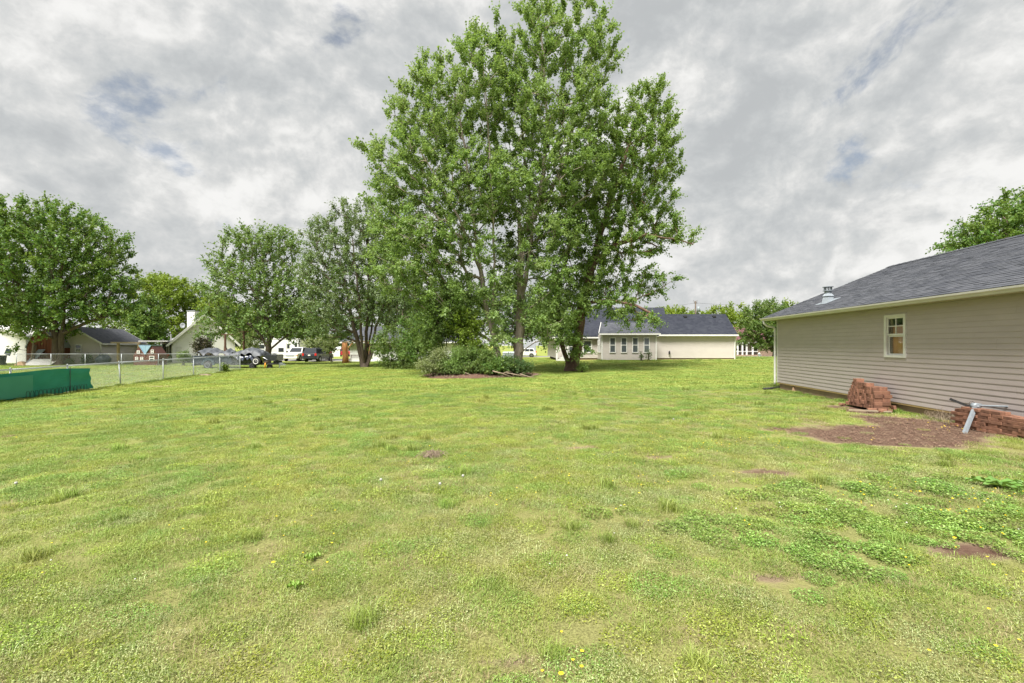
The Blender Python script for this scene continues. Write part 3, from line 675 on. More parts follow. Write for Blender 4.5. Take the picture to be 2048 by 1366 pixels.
# mulch chips on bare earth
mb = MB(); r = np.random.default_rng(5)
P = np.stack([r.uniform(3.4, 9.3, 12000), r.uniform(6.4, 11.5, 12000)], 1); P = P[dirt(P[:, 0], P[:, 1]) > .5][:5000]
for x, y in P:
    a = r.uniform(0, 6.28); l, w = r.uniform(.005, .02), r.uniform(.003, .007); z = gz(x, y) - .0; t = r.uniform(-.4, .4)
    c, s = math.cos(a), math.sin(a); mb.add([(x - l * c - w * s, y - l * s + w * c, z + .012 - l * t), (x + l * c - w * s, y + l * s + w * c, z + .012 + l * t), (x + l * c + w * s, y + l * s - w * c, z + .014 + l * t), (x - l * c + w * s, y - l * s - w * c, z + .014 - l * t)], [(0, 1, 2, 3)])
tag(mb.build('bark_chips', mat('bark_chip', (.10, .05, .036), (.24, .16, .11), 30, .95)), 'scattered brown bark chips on the bare earth', 'bark chips', kind='stuff')

mb = MB(); r = np.random.default_rng(15); P = np.stack([r.uniform(4.2, 9.3, 3000), r.uniform(6.6, 11.5, 3000)], 1); P = P[dirt(P[:, 0], P[:, 1]) > .45][:420]
for x, y in P:
    q = r.uniform(.006, .026) * r.uniform(.5, 1); z = gz(x, y) - q * .2; mb.lathe([(q * .4, 0), (q * r.uniform(.9, 1.1), q * .35), (q * r.uniform(.6, .9), q * .8), (q * .2, q)], (x, y, z), 6)
tag(mb.build('soil_clods', mat('soil_clod', (.13, .075, .052), (.24, .17, .12), 9, .95)), 'small clods of earth on the bare patch', 'clods', kind='stuff')
# ------------------------------------------------------------------ buildings further off
def lap(mb, A, B, z0, z1, left=None, right=None, ex=.115):
    """lap siding between plan points A and B (outward = right of A->B seen from above is -normal); left/right give insets at height z"""
    A = np.array(A, float); B = np.array(B, float); Lh = np.linalg.norm(B - A); d = (B - A) / Lh; n = np.array([d[1], -d[0]])
    z = z0
    while z < z1 - 1e-6:
        zt = min(z + ex, z1); zc = (z + zt) / 2
        l = left(zc) if left else 0; r = right(zc) if right else 0
        if Lh - l - r > .05:
            def P(u, o, zz): q = A + d * u + n * o; return (q[0], q[1], zz)
            mb.prism([P(l, -.08, z), P(l, .018, z), P(l, .004, zt), P(l, -.08, zt)], np.array(P(Lh - r, 0, 0)) - np.array(P(l, 0, 0)))
        z = zt
    return mb
def wframe(A, B, u0, u1, z0, z1, root, m='trim', gm='skyglass', fr=.09, bars=1, o=.02):
    A = np.array(A, float); B = np.array(B, float); d = unit(B - A); n = np.array([d[1], -d[0]])
    def P(u, oo, zz): q = A + d * u + n * oo; return (q[0], q[1], zz)
    def bx(mb, a, b, o0, o1, c, e): return mb.hexa([P(a, o0, c), P(b, o0, c), P(b, o1, c), P(a, o1, c)], [P(a, o0, e), P(b, o0, e), P(b, o1, e), P(a, o1, e)])
    mb = MB()
    for a in ((u0, u0 + fr, z0, z1), (u1 - fr, u1, z0, z1), (u0 + fr, u1 - fr, z0, z0 + fr), (u0 + fr, u1 - fr, z1 - fr, z1)): bx(mb, a[0], a[1], o, o + .06, a[2], a[3])
    for k in range(bars):
        zm = z0 + (z1 - z0) * (k + 1) / (bars + 1); bx(mb, u0 + fr, u1 - fr, o, o + .045, zm - .03, zm + .03)
    w = mb.build('window', MT[m], root)
    for k in range(bars + 1):
        za = z0 + (z1 - z0) * k / (bars + 1) + (.03 if k else fr); zb = z0 + (z1 - z0) * (k + 1) / (bars + 1) - (.03 if k < bars else fr)
        mb = MB(); bx(mb, u0 + fr, u1 - fr, o, o + .02, za, zb); mb.build('pane', MT[gm], w)
    return w
def slab(root, name, pts, th, m):            # roof plane from 3 or 4 corners, given thickness downwards
    P = [np.array(p, float) for p in pts]; mb = MB(); k = len(P)
    mb.add(P + [p - (0, 0, th) for p in P], [tuple(range(k)), tuple(range(k, 2 * k))[::-1]] + [(i, (i + 1) % k, k + (i + 1) % k, k + i) for i in range(k)])
    return mb.build(name, m, root)
def gable_house(name, label, cat, corner, ang, W, L, wall_h, rise, m, rm, z, eave=.35, group=None):
    """corner: nearest corner; gable wall runs along ang (width W) to the left, eave wall along ang+90deg (length L)"""
    c = np.array(corner, float); g = np.array([math.cos(ang), math.sin(ang)]); e = np.array([-g[1], g[0]])
    root = thing(name, label, cat, (*c, z), group=group)
    return root, c, g, e

# --- cream house behind, centre right
H = thing('cream_house', 'cream sided house with charcoal roof and sunroom behind the maples', 'house', (10, 46.5, .28))
dM, dS = 46.6, 44.4
def hx(px, d): return (px - 1024) / F * d
gzH = .28
xL, xM, xR = hx(1112, dM), hx(1312, dM), hx(1470, dM)
w = MB(); lap(w, (xL, dM), (xR, dM), gzH + .12, 2.72); lap(w, (xR, dM), (xR, dM + 4.6), gzH + .12, 2.72)
lap(w, (xR, dM), (xR, dM + 4.6), 2.72, 4.7, lambda z: (z - 2.72) * 1.1, lambda z: (z - 2.72) * 1.1); lap(w, (xL, dM + 11), (xL, dM), gzH + .12, 2.72)
w.build('wall', MT['cream'], H)
mb = MB(); mb.box(xL, xR - .05, dM + .05, dM + .3, gzH - .4, gzH + .12); mb.build('foundation', MT['brownfence'], H)
mb = MB(); mb.box(xR - .08, xR + .03, dM - .06, dM + .03, gzH, 2.72); mb.build('corner_post', MT['trim'], H)
ze = 2.76; r1 = 4.95; ex = .35
# garage wing roof
roofw = slab(H, 'wing_roof', [(xM - 3, dM - ex, ze), (xR + .12, dM - ex, ze), (xR + .12, dM + 2.3, r1), (xM - 1.0, dM + 2.3, r1)], .14, MT['darkshingle'])
slab(H, 'wing_roof', [(xR + .12, dM + 2.3, r1), (xR + .12, dM + 4.95, ze), (xM - 3, dM + 4.95, ze), (xM - 1, dM + 2.3, r1)], .14, MT['darkshingle'])
for px in (1370, 1428):
    q = at(px, 631, dM + 1.9); mb = MB(); mb.box(q[0] - .16, q[0] + .16, q[1] - .16, q[1] + .12, q[2] - .2, q[2] - .02); mb.build('roof_vent', MT['black'], roofw)
mb = MB(); mb.box(hx(1318, dM - .4), xR + .14, dM - ex - .12, dM - ex + .01, ze - .16, ze - .02); mb.build('gutter', MT['trim'], H)
mb = MB(); mb.box(hx(1312, dM), xR + .12, dM - ex, dM, ze - .20, ze - .17); mb.build('soffit', MT['trim'], H)
mb = MB(); mb.tube([(xR + .02, dM - ex, ze - .15), (xR + .02, dM - .1, ze - .4), (xR + .02, dM - .1, gzH + .1)], .045, 8); mb.build('downspout', MT['trim'], H, True)
# main roof, hipped
zr = EYE + 75 / F * 53; A0, A1 = hx(1100, dM), hx(1322, dM + .2); rx0, rx1 = hx(1195, 53), hx(1328, 53)
slab(H, 'main_roof', [(A0, dM - ex, 2.52), (A1 + .6, dM - ex, 2.76), (rx1, 53, zr), (rx0, 53, zr)], .15, MT['darkshingle'])
slab(H, 'main_roof', [(A0, dM - ex, 2.52), (rx0, 53, zr), (A0, 60, 2.52)], .15, MT['darkshingle'])
slab(H, 'main_roof', [(A1 + .6, dM - ex, 2.76), (A1 + .6, 60, 2.76), (rx1, 53, zr)], .15, MT['darkshingle'])
slab(H, 'main_roof', [(A0, 60, 2.52), (rx0, 53, zr), (rx1, 53, zr), (A1 + .6, 60, 2.76)], .15, MT['darkshingle'])
mb = MB(); mb.box(A0, hx(1203, dM), dM - ex - .12, dM - ex + .02, 2.36, 2.50); mb.build('gutter', MT['trim'], H)
ul = lambda px: hx(px, dM) - xL
wframe((xL, dM), (xR, dM), ul(1165), ul(1184), 1.7 - (706.5 - 690) / F * dM, 1.7 + (690 - 680) / F * dM, H, fr=.12)
wframe((xL, dM), (xR, dM), ul(1133), ul(1150), 1.7 - (706.5 - 690) / F * dM, 1.7 + (690 - 680) / F * dM, H, fr=.12)
# sunroom
sx0, sx1 = hx(1204, dS), hx(1312, dS)
w = MB(); lap(w, (sx0, dS), (sx1, dS), gzH + .02, 2.70); lap(w, (sx0, dM), (sx0, dS), gzH + .02, 2.70); lap(w, (sx1, dS), (sx1, dM), gzH + .02, 2.70); w.build('sunroom_wall', MT['cream'], H)
for px in (1225, 1247.6, 1270.3, 1293): wframe((sx0, dS), (sx1, dS), hx(px - 6.2, dS) - sx0, hx(px + 6.2, dS) - sx0, 1.7 - 15.6 / F * dS, 1.7 + 15.2 / F * dS, H, fr=.07)
wframe((sx0, dM), (sx0, dS), .35, .95, 1.7 - 15.6 / F * dS, 1.7 + 15.2 / F * dS, H, fr=.07); wframe((sx0, dM), (sx0, dS), 1.2, 1.8, 1.7 - 15.6 / F * dS, 1.7 + 15.2 / F * dS, H, fr=.07)
mb = MB(); mb.box(sx0 - .06, sx0 + .05, dS - .06, dS + .05, gzH - .1, 2.7); mb.build('corner_post', MT['trim'], H)
mb = MB(); mb.box(sx1 - .05, sx1 + .06, dS - .06, dS + .05, gzH - .1, 2.7); mb.build('corner_post', MT['trim'], H)
e0, e1 = hx(1197, dS), hx(1319, dS); t0, t1 = hx(1203, 47.2), hx(1298, 47.2); zt = 1.7 + 45 / F * 47.2
slab(H, 'sunroom_roof', [(e0, dS - .3, 2.82), (e1, dS - .3, 2.82), (t1, 47.2, zt), (t0, 47.2, zt)], .13, MT['shingle'])
slab(H, 'sunroom_roof', [(e1, dS - .3, 2.82), (e1, 47.6, 2.82), (t1, 47.2, zt)], .13, MT['shingle'])
mb = MB(); mb.box(e0, e1, dS - .42, dS - .29, 2.66, 2.80); mb.build('gutter', MT['trim'], H)
mb = MB(); mb.bar((e0 - .03, dS - .3, 2.76), (t0 - .05, 47.2, zt - .04), .05, .16); mb.build('rake_board', MT['trim'], H)
q = at(1339, 706, dM - .12); mb = MB(); mb.box(q[0] - .06, q[0] + .06, q[1] - .1, q[1] + .12, q[2] - .12, q[2] + .1); mb.lathe([(.05, .1), (.1, .12), (.03, .22)], q, 8); mb.build('wall_lamp', MT['black'], H)
st = thing('porch_steps', 'white porch steps with railing at the left end of the cream house', 'steps', onground(1122, 45.6))
p = onground(1118, 45.6)
for k in range(4): mb = MB(); mb.box(p[0] - .2 + k * .28, p[0] + .9, p[1] - .5, p[1] + .5, p[2] + k * .18, p[2] + .17 + k * .18); mb.build('step', MT['trim'], st)
for y in (-.5, .5):
    mb = MB(); mb.bar((p[0] - .2, p[1] + y, p[2] + .9), (p[0] + .9, p[1] + y, p[2] + 1.6), .06); mb.bar((p[0] - .2, p[1] + y, p[2]), (p[0] - .2, p[1] + y, p[2] + .95), .08); mb.bar((p[0] + .9, p[1] + y, p[2]), (p[0] + .9, p[1] + y, p[2] + 1.65), .08); mb.build('railing', MT['trim'], st)

# --- generic rotated gable building
def gable_at(root, c, ga, W, L, z0, h, rise, m, rm, ov=.35, trimm='trim', rake=.16):
    """c near corner; gable wall goes from c along ga for W; eave wall from c along ea (=ga rotated -90) for L"""
    c = np.array(c, float); g = np.array([math.cos(ga), math.sin(ga)]); e = np.array([g[1], -g[0]])
    w = MB(); c1 = c + g * W; c2 = c + e * L; c3 = c1 + e * L
    def seg(A, B, gab=False):
        # orient outward away from centre
        cen = (c + c3) / 2; A = np.array(A); B = np.array(B); d = B - A; n = np.array([d[1], -d[0]])
        if n @ (cen - A) > 0: A, B = B, A
        lap(w, A, B, z0, z0 + h)
        if gab: lap(w, A, B, z0 + h, z0 + h + rise - .05, lambda z: (z - z0 - h) / rise * W / 2, lambda z: (z - z0 - h) / rise * W / 2)
    seg(c, c1, True); seg(c2, c3, True); seg(c, c2); seg(c1, c3)
    w.build('wall', MT[m], root)
    def P(u, v, z): q = c + g * u + e * v; return (q[0], q[1], z)
    s = rise / (W / 2); zz = z0 + h
    for u_e, sgn in ((-ov, 1), (W + ov, -1)):
        slab(root, 'roof', [P(u_e, -ov, zz - s * ov + .12), P(u_e, L + ov, zz - s * ov + .12), P(W / 2, L + ov, zz + rise + .12), P(W / 2, -ov, zz + rise + .12)], .12, MT[rm])
        mb = MB(); a = np.array(P(u_e, 0, 0)); mb.hexa([P(u_e - .05 * sgn, -ov, zz - s * ov - .06), P(u_e + .03 * sgn, -ov, zz - s * ov - .06), P(u_e + .03 * sgn, L + ov, zz - s * ov - .06), P(u_e - .05 * sgn, L + ov, zz - s * ov - .06)],
            [P(u_e - .05 * sgn, -ov, zz - s * ov + .1), P(u_e + .03 * sgn, -ov, zz - s * ov + .1), P(u_e + .03 * sgn, L + ov, zz - s * ov + .1), P(u_e - .05 * sgn, L + ov, zz - s * ov + .1)]); mb.build('gutter', MT[trimm], root)
        for v in (-ov - .03, L + ov + .03):
            mb = MB(); mb.bar(P(u_e, v, zz - s * ov + .02), P(W / 2, v, zz + rise + .02), .05, rake); mb.build('rake_board', MT[trimm], root)
    return P
# beige shed with grey roof
c = onground(201, 50); B = thing('beige_shed', 'beige sided shed with grey gable roof behind the wire fence', 'shed', c)
ga = R(195); P = gable_at(B, c[:2], ga, 4.7, 9.0, c[2], 2.35, 1.55, 'beige_siding', 'shingle')
g = np.array([math.cos(ga), math.sin(ga)]); e = np.array([g[1], -g[0]])
A_, B_ = c[:2] + g * 4.7, c[:2]
wframe(A_, B_, 4.7 - 2.25, 4.7 - 1.65, c[2] + 1.25, c[2] + 2.1, B, fr=.08)
mb = MB(); q = P(-.1, -.12, 0); mb.tube([(q[0] + .1, q[1] - .2, c[2] + 2.1), (q[0], q[1], c[2] + 1.9), (q[0], q[1], c[2] + .9)], .06, 8); mb.build('downspout', MT['trim'], B, True)
# white house with chimney
c = onground(470, 57); WH = thing('white_house', 'white sided house with steep dark roof and chimney', 'house', c)
ga = R(217); P = gable_at(WH, c[:2], ga, 6.2, 9.0, c[2], 2.5, 3.2, 'white_siding', 'shingle', ov=.5, rake=.22)
cq = np.array(at(386, 640, 61)); mb = MB(); mb.box(cq[0] - .5, cq[0] + .5, cq[1] - .4, cq[1] + .4, 3.0, 1.7 + 67 / F * 61); mb.build('chimney', MT['white_siding'], WH)
mb = MB(); mb.box(cq[0] - .55, cq[0] + .55, cq[1] - .45, cq[1] + .45, 1.7 + 67 / F * 61, 1.7 + 68.5 / F * 61); mb.build('chimney_cap', MT['greytrailer'], WH)
g = np.array([math.cos(ga), math.sin(ga)]); A_, B_ = c[:2] + g * 6.2, c[:2]
wframe(A_, B_, 3.2, 4.0, c[2] + 2.4, c[2] + 3.5, WH); wframe(A_, B_, .3, .9, c[2] + .05, c[2] + 1.9, WH, bars=0, gm='trim')
q = at(365, 651, 60); sdish = thing('satellite_dish', 'grey satellite dish on the white house roof beside chimney', 'dish', q - (0, 0, .6))
mb = MB(); mb.lathe([(.02, .12), (.2, .08), (.34, 0), (.35, .01), (.2, .1), (.02, .14)], q, 14, 'y'); mb.build('reflector', MT['greytrailer'], sdish, True)
mb = MB(); mb.tube([q + (0, .1, 0), q + (0, .2, -.35), q + (0, .25, -.75)], .025, 6); mb.tube([q + (0, .05, -.2), q + (.05, -.35, -.1)], .015, 6); mb.build('mast', MT['greytrailer'], sdish)
q = at(342, 672, 57.5); mb = MB(); mb.tube([q - (0, 0, .6), q + (0, 0, .25)], .06, 8); mb.build('vent_pipe', MT['trim'], WH)
# breezeway with flat roof
bq = onground(316, 58); BW = thing('breezeway', 'flat roofed breezeway with dark glass between shed and white house', 'breezeway', bq)
x0, x1 = hx(287, 58), hx(345, 58)
mb = MB(); mb.box(x0, x1, 57.2, 61, bq[2] + 2.45, bq[2] + 2.62); mb.build('flat_roof', MT['trim'], BW)
mb = MB(); mb.box(x0 + .1, x1 - .1, 60.6, 60.8, bq[2] - .2, bq[2] + 2.45); mb.build('back_wall', MT['brownfence'], BW)
wframe((x0, 60.55), (x1, 60.55), .3, 1.1, bq[2] + .6, bq[2] + 2.3, BW, gm='glass', bars=0); wframe((x0, 60.55), (x1, 60.55), 1.25, 2.3, bq[2] + .1, bq[2] + 2.2, BW, gm='glass', bars=0, fr=.14)
for x in (x0 + .1, x1 - .9): mb = MB(); mb.box(x - .06, x + .06, 57.3, 57.42, bq[2] - .2, bq[2] + 2.45); mb.build('post', MT['trim'], BW)
# white building far left
c = onground(22, 51); WL = thing('white_shed', 'plain white sided building at the far left edge', 'shed', c)
gable_at(WL, onground(52, 51)[:2], R(180), 9.0, 6, c[2], 3.0, 1.3, 'white_siding', 'trim', ov=.3)
# brown gambrel barn shed
c = onground(84, 47.9); BN = thing('barn_shed', 'brown wooden barn shed with curved gambrel roof', 'shed', c)
sc_ = 47.9 / F; W2 = 31 * sc_
prof = [(-W2, 0), (-W2, 1.75), (-W2 * .72, 2.75), (-W2 * .25, 3.45), (0, 3.52), (W2 * .25, 3.45), (W2 * .72, 2.75), (W2, 1.75), (W2, 0)]
n = 22; xs = np.linspace(-W2, W2, n + 1)
zt = lambda x: np.interp(x, [p[0] for p in prof[1:-1]], [p[1] for p in prof[1:-1]])
for i in range(n):
    a, b = xs[i] + .006, xs[i + 1] - .006; mb = MB(); dz = .02 * (i % 2)
    mb.prism([(c[0] + a, c[1] - dz, c[2] - .1), (c[0] + b, c[1] - dz, c[2] - .1), (c[0] + b, c[1] - dz, c[2] + zt(b) - .02), (c[0] + a, c[1] - dz, c[2] + zt(a) - .02)], (0, .05, 0)); mb.build('plank', MT['redwood'], BN)
mb = MB(); ol = [(c[0] + x * 1.05, c[1] - .12, c[2] + z + .04) for x, z in prof[1:-1]]; il = [(c[0] + x * .99, c[1] - .12, c[2] + z - .03) for x, z in prof[1:-1]][::-1]
for i in range(len(prof) - 3):
    a, b = ol[i], ol[i + 1]; a2, b2 = il[-1 - i], il[-2 - i]; mb.prism([a, b, b2, a2], (0, 3.4, 0))
mb.build('roof', MT['greytrailer'], BN)
mb = MB(); mb.box(c[0] - .2, c[0] + .2, c[1] - .06, c[1] - .03, c[2] + 2.95, c[2] + 3.2); mb.build('vent', MT['greytrailer'], BN)
mb = MB(); mb.box(c[0] - W2 + .02, c[0] + W2 - .02, c[1] + .06, c[1] + 3.2, c[2] - .1, c[2] + 1.75); mb.build('side_wall', MT['redwood'], BN)
# things leaning on it
def leaning(name, label, cat, px0, px1, pyt, pyb, d, m, th=.06, tilt=.0, lean=.5):
    b0, b1 = onground(px0, d), onground(px1, d); zt_ = EYE - (pyt - 690) / F * d; mb = MB()
    mb.prism([b0, b1, (b1[0] + tilt, d + lean, zt_), (b0[0] + tilt, d + lean, zt_)], (0, th, 0)); return tag(mb.build(name, MT[m]), label, cat)
leaning('plywood_sheet', 'flat grey sheet leaning on the brown barn shed', 'panel', 47, 61, 699, 725, 46.7, 'greypanel', tilt=.35, lean=1.1)
for k, (pb, pt, py, lb) in enumerate(((61, 67.5, 680, 'longest pale board leaning on the brown barn shed'), (65.5, 69, 689, 'short pale board between two others at barn shed'), (66.5, 72, 690.5, 'rightmost pale board leaning on the brown barn shed'))):
    a = onground(pb, 46.5 + .1 * k); b = at(pt, py, 47.7); mb = MB(); mb.bar(a, b, .13, .05, up=(0, 1, 0)); tag(mb.build('board', MT['wood']), lb, 'board', 'boards at the barn shed')
# lattice panel
lt = thing('lattice_panel', 'white diagonal lattice panel lying below the barn shed', 'lattice', onground(74, 45.6))
a, b = at(45, 740, 45.5), at(99, 738, 45.8); a[2] = gz(a[0], a[1]); b[2] = gz(b[0], b[1]); U = b - a; Vv = np.array([.25, .75, .62]); nU, nV = 18, 9
for k in range(-nV, nU):
    for sg in (1, -1):
        pts = []
        for t in np.linspace(0, 1, 40):
            s = (k + t * nV) / nU if sg > 0 else (k + nV - t * nV) / nU
            if 0 <= s <= 1: pts.append(a + U * s + Vv * t + (0, 0, .012 if sg > 0 else 0))
        if len(pts) > 2: mb = MB(); mb.bar(pts[0], pts[-1], .045, .012, up=np.cross(U, Vv)); mb.build('slat', MT['trim'], lt)
# wheelie bin, jar, bird feeder, playhouse
c = onground(0, 46.5); bn = thing('wheelie_bin', 'dark wheeled bin at the left edge before the white shed', 'bin', c)
mb = MB(); mb.hexa([c + (-.25, -.28, 0), c + (.25, -.28, 0), c + (.25, .28, 0), c + (-.25, .28, 0)], [c + (-.33, -.36, 1.0), c + (.33, -.36, 1.0), c + (.33, .36, 1.0), c + (-.33, .36, 1.0)]); mb.build('body', MT['jar'], bn)
mb = MB(); mb.bar(c + (.3, .36, 1.02), c + (.52, .4, 1.62), .60, .05, up=(0, 1, 0)); mb.build('lid', MT['jar'], bn)
for x in (-.2, .2): mb = MB(); mb.lathe([(.02, -.03), (.12, -.03), (.12, .03), (.02, .03)], c + (x, .32, .12), 12, 'x'); mb.build('wheel', MT['black'], bn)
c = onground(207, 48.2); jr = thing('rain_barrel', 'dark blue grey rain barrel under the shed downspout', 'barrel', c)
mb = MB(); mb.lathe([(.40, 0), (.55, .15), (.66, .45), (.66, .6), (.52, .85), (.36, 1.02), (.34, 1.06)], c, 20); mb.build('body', MT['jar'], jr, True)
mb = MB(); mb.lathe([(.36, 1.05), (.38, 1.09), (.37, 1.17), (.2, 1.2), (.02, 1.2)], c, 20); mb.build('lid', MT['black'], jr, True)
c = onground(291, 46.5); PH = thing('playhouse', 'toy playhouse with brown walls, white windows and blue roof valley', 'playhouse', c)
s = 46.5 / F; W = 48 * s; hw = 22 * s
mb = MB(); x0 = c[0] - W / 2
for xa, xb, pk in ((x0, x0 + W * .5, .25), (x0 + W * .5, x0 + W, .75)):
    mb.prism([(xa, c[1], c[2]), (xb, c[1], c[2]), (xb, c[1], c[2] + 1.05), ((xa + xb) / 2, c[1], c[2] + 1.95), (xa, c[1], c[2] + 1.05)], (0, 1.3, 0))
mb.build('body', MT['toy'], PH)
xm = x0 + W / 2
for sg in (-1, 1):
    mb = MB(); mb.prism([(xm, c[1] - .1, c[2] + 1.07), (xm + sg * W * .26, c[1] - .1, c[2] + 2.0), (xm + sg * W * .26, c[1] - .1, c[2] + 2.06), (xm, c[1] - .1, c[2] + 1.14)], (0, 1.5, 0)); mb.build('roof_panel', MT['toyblue'], PH)
    mb = MB(); mb.prism([(xm, c[1] - .012, c[2] + 1.08), (xm + sg * W * .25, c[1] - .012, c[2] + 1.97), (xm + sg * .02, c[1] - .012, c[2] + 1.97)], (0, .01, 0)); mb.build('blue_gable', MT['toyblue'], PH)
for u, z0, z1, ww in ((.15, .55, .85, .3), (.36, .55, .85, .3), (.78, .45, .95, .5), (.80, 1.22, 1.58, .28), (.22, 1.2, 1.5, .3)):
    wframe((x0, c[1]), (x0 + W, c[1]), u * W - ww / 2, u * W + ww / 2, c[2] + z0, c[2] + z1, PH, gm='glass', fr=.05, o=.01)
# pergola of treated posts
c = onground(258, 47.3); PG = thing('post_frame', 'frame of two treated wooden posts carrying a beam before shed', 'pergola', c)
for px in (236.5, 278): q = onground(px, 47.4); mb = MB(); mb.box(q[0] - .09, q[0] + .09, q[1] - .09, q[1] + .09, q[2] - .2, q[2] + 2.2); mb.build('post', MT['treated'], PG)
a, b = onground(222, 47.4), onground(281, 47.4); mb = MB(); mb.bar(a + (0, 0, 2.28), b + (0, 0, 2.28), .10, .16); mb.build('beam', MT['wood'], PG)
# garden junk
q = onground(34, 45.6); mb = MB(); mb.hexa([q + (-.1, -.3, 0), q + (1.0, -.3, 0), q + (.8, .5, 0), q + (-.2, .5, 0)], [q + (.2, -.1, .38), q + (.5, -.1, .45), q + (.5, .3, .4), q + (.1, .3, .35)]); tag(mb.build('dirt_heap', MT['paver']), 'small tan heap of earth left of the lattice panel', 'heap')
c = onground(330, 55); ch = thing('garden_chair', 'red and black folding garden chair on the breezeway patio', 'chair', c)
mb = MB(); mb.box(c[0] - .25, c[0] + .25, c[1] - .25, c[1] + .25, c[2] + .42, c[2] + .47); mb.build('seat', MT['tail'], ch)
mb = MB(); mb.bar(c + (0, .25, .45), c + (0, .4, .95), .5, .04, up=(0, 1, 0)); mb.build('backrest', MT['tail'], ch)
for x in (-.24, .24):
    for y in (-.24, .24): mb = MB(); mb.bar(c + (x, y, 0), c + (x, y, .44), .03); mb.build('leg', MT['black'], ch)

# --- distant house with maroon roof, wood fence, hydrant, mailbox, pole
c = onground(1495, 80); MH = thing('maroon_roof_house', 'distant house with maroon roof and white porch columns', 'house', c)
x0, x1 = hx(1440, 80), hx(1540, 80); z = c[2]
mb = MB(); mb.box(x0, x1, 81.8, 86, z, z + 2.4); mb.build('wall', MT['cream'], MH)
slab(MH, 'roof', [(x0 - .4, 79.6, z + 2.45), (x1 + .4, 79.6, z + 2.45), (x1 + .4, 84, z + 5.1), (x0 - .4, 84, z + 5.1)], .15, MT['redshingle']); slab(MH, 'roof', [(x0 - .4, 84, z + 5.1), (x1 + .4, 84, z + 5.1), (x1 + .4, 88.4, z + 2.45), (x0 - .4, 88.4, z + 2.45)], .15, MT['redshingle'])
mb = MB(); mb.box(x0 - .4, x1 + .4, 79.55, 79.75, z + 2.2, z + 2.42); mb.build('fascia', MT['trim'], MH)
for px in (1474, 1483.5, 1492, 1504, 1516, 1528): xx = hx(px, 80); mb = MB(); mb.box(xx - .11, xx + .11, 79.7, 79.92, z + .2, z + 2.25); mb.build('column', MT['trim'], MH)
mb = MB(); mb.box(x0, x1, 79.6, 81.8, z, z + .2); mb.build('porch_floor', MT['concrete'], MH)
mb = MB(); mb.box(x0, x1, 79.72, 79.78, z + .75, z + .85); mb.build('rail', MT['trim'], MH)
for px in (1477, 1487, 1510): wframe((x0, 81.78), (x1, 81.78), hx(px, 81.8) - x0 - .45, hx(px, 81.8) - x0 + .45, z + .6, z + 2.1, MH, gm='glass')
a, b = onground(1516, 77), onground(1640, 77); WF = thing('wood_fence', 'brown wooden privacy fence beyond the road', 'fence', (a + b) / 2)
xs = np.arange(a[0], b[0], .16)
for x in xs:
    mb = MB(); h = 1.75 + random.uniform(-.03, .03); zz = gz(x, 77); mb.box(x, x + .145, 77, 77.03, zz, zz + h); mb.build('board', MT['brownfence'], WF)
c = onground(1518.5, 62); HY = thing('fire_hydrant', 'small blue grey fire hydrant by the far road', 'hydrant', c)
mb = MB(); mb.lathe([(.16, 0), (.16, .05), (.11, .07), (.11, .5), (.14, .52), (.14, .56), (.11, .6), (.04, .7), (.02, .74)], c, 14); mb.build('barrel', MT['greypanel'], HY, True)
for sg in (-1, 1): mb = MB(); mb.lathe([(.055, 0), (.055, .1), (.06, .1), (.06, .13)], c + (sg * .15, 0, .38), 10, 'x'); mb.build('outlet', MT['greypanel'], HY)
mb = MB(); mb.lathe([(.14, .55), (.1, .66), (.02, .74)], c + (0, 0, .012), 12); mb.build('bonnet', MT['trim'], HY)
c = onground(1471, 60); MBX = thing('mailbox', 'black mailbox on a post beside the cream house corner', 'mailbox', c)
mb = MB(); mb.box(c[0] - .05, c[0] + .05, c[1] - .05, c[1] + .05, c[2], c[2] + 1.0); mb.build('post', MT['black'], MBX)
mb = MB(); mb.prism([(c[0] - .12 + 0 * k, c[1] - .28, c[2] + 1.0) for k in (0,)] + [(c[0] + .12, c[1] - .28, c[2] + 1.0), (c[0] + .12, c[1] - .28, c[2] + 1.15), (c[0] + .06, c[1] - .28, c[2] + 1.24), (c[0] - .06, c[1] - .28, c[2] + 1.24), (c[0] - .12, c[1] - .28, c[2] + 1.15)], (0, .55, 0)); mb.build('box', MT['black'], MBX)
c = onground(1391, 95); UP = thing('utility_pole', 'wooden utility pole with transformer behind the charcoal roof', 'pole', c)
ztop = EYE + 88 / F * 95; mb = MB(); mb.tube([c, (c[0], c[1], ztop)], [.19, .13], 10); mb.build('pole', MT['polewood'], UP, True)
mb = MB(); mb.tube([(c[0] - .2, c[1], ztop - .5), (c[0] - .35, c[1], ztop + .15)], .04, 6); mb.tube([(c[0] + .2, c[1], ztop - .5), (c[0] + .35, c[1], ztop + .15)], .04, 6); mb.bar((c[0] - .4, c[1], ztop - .45), (c[0] + .4, c[1], ztop - .45), .09); mb.build('crossarm', MT['polewood'], UP)
mb = MB(); mb.lathe([(.02, -.5), (.27, -.48), (.27, .45), (.2, .52), (.02, .55)], (c[0] + .55, c[1] - .1, ztop - 1.7), 14); mb.build('transformer', MT['greypanel'], UP, True)
# wires between the pole and one out of view
c2 = onground(1150, 105); c3 = onground(1700, 84)
mb = MB()
for e_ in (c2, c3):
    pts = [np.array([c[0], c[1], ztop - .4]) * (1 - t) + np.array([e_[0], e_[1], ztop - .6]) * t - np.array([0, 0, 3 * t * (1 - t)]) for t in np.linspace(0, 1, 10)]; mb.tube(pts, .018, 4)
mb.build('wire', MT['black'], UP)

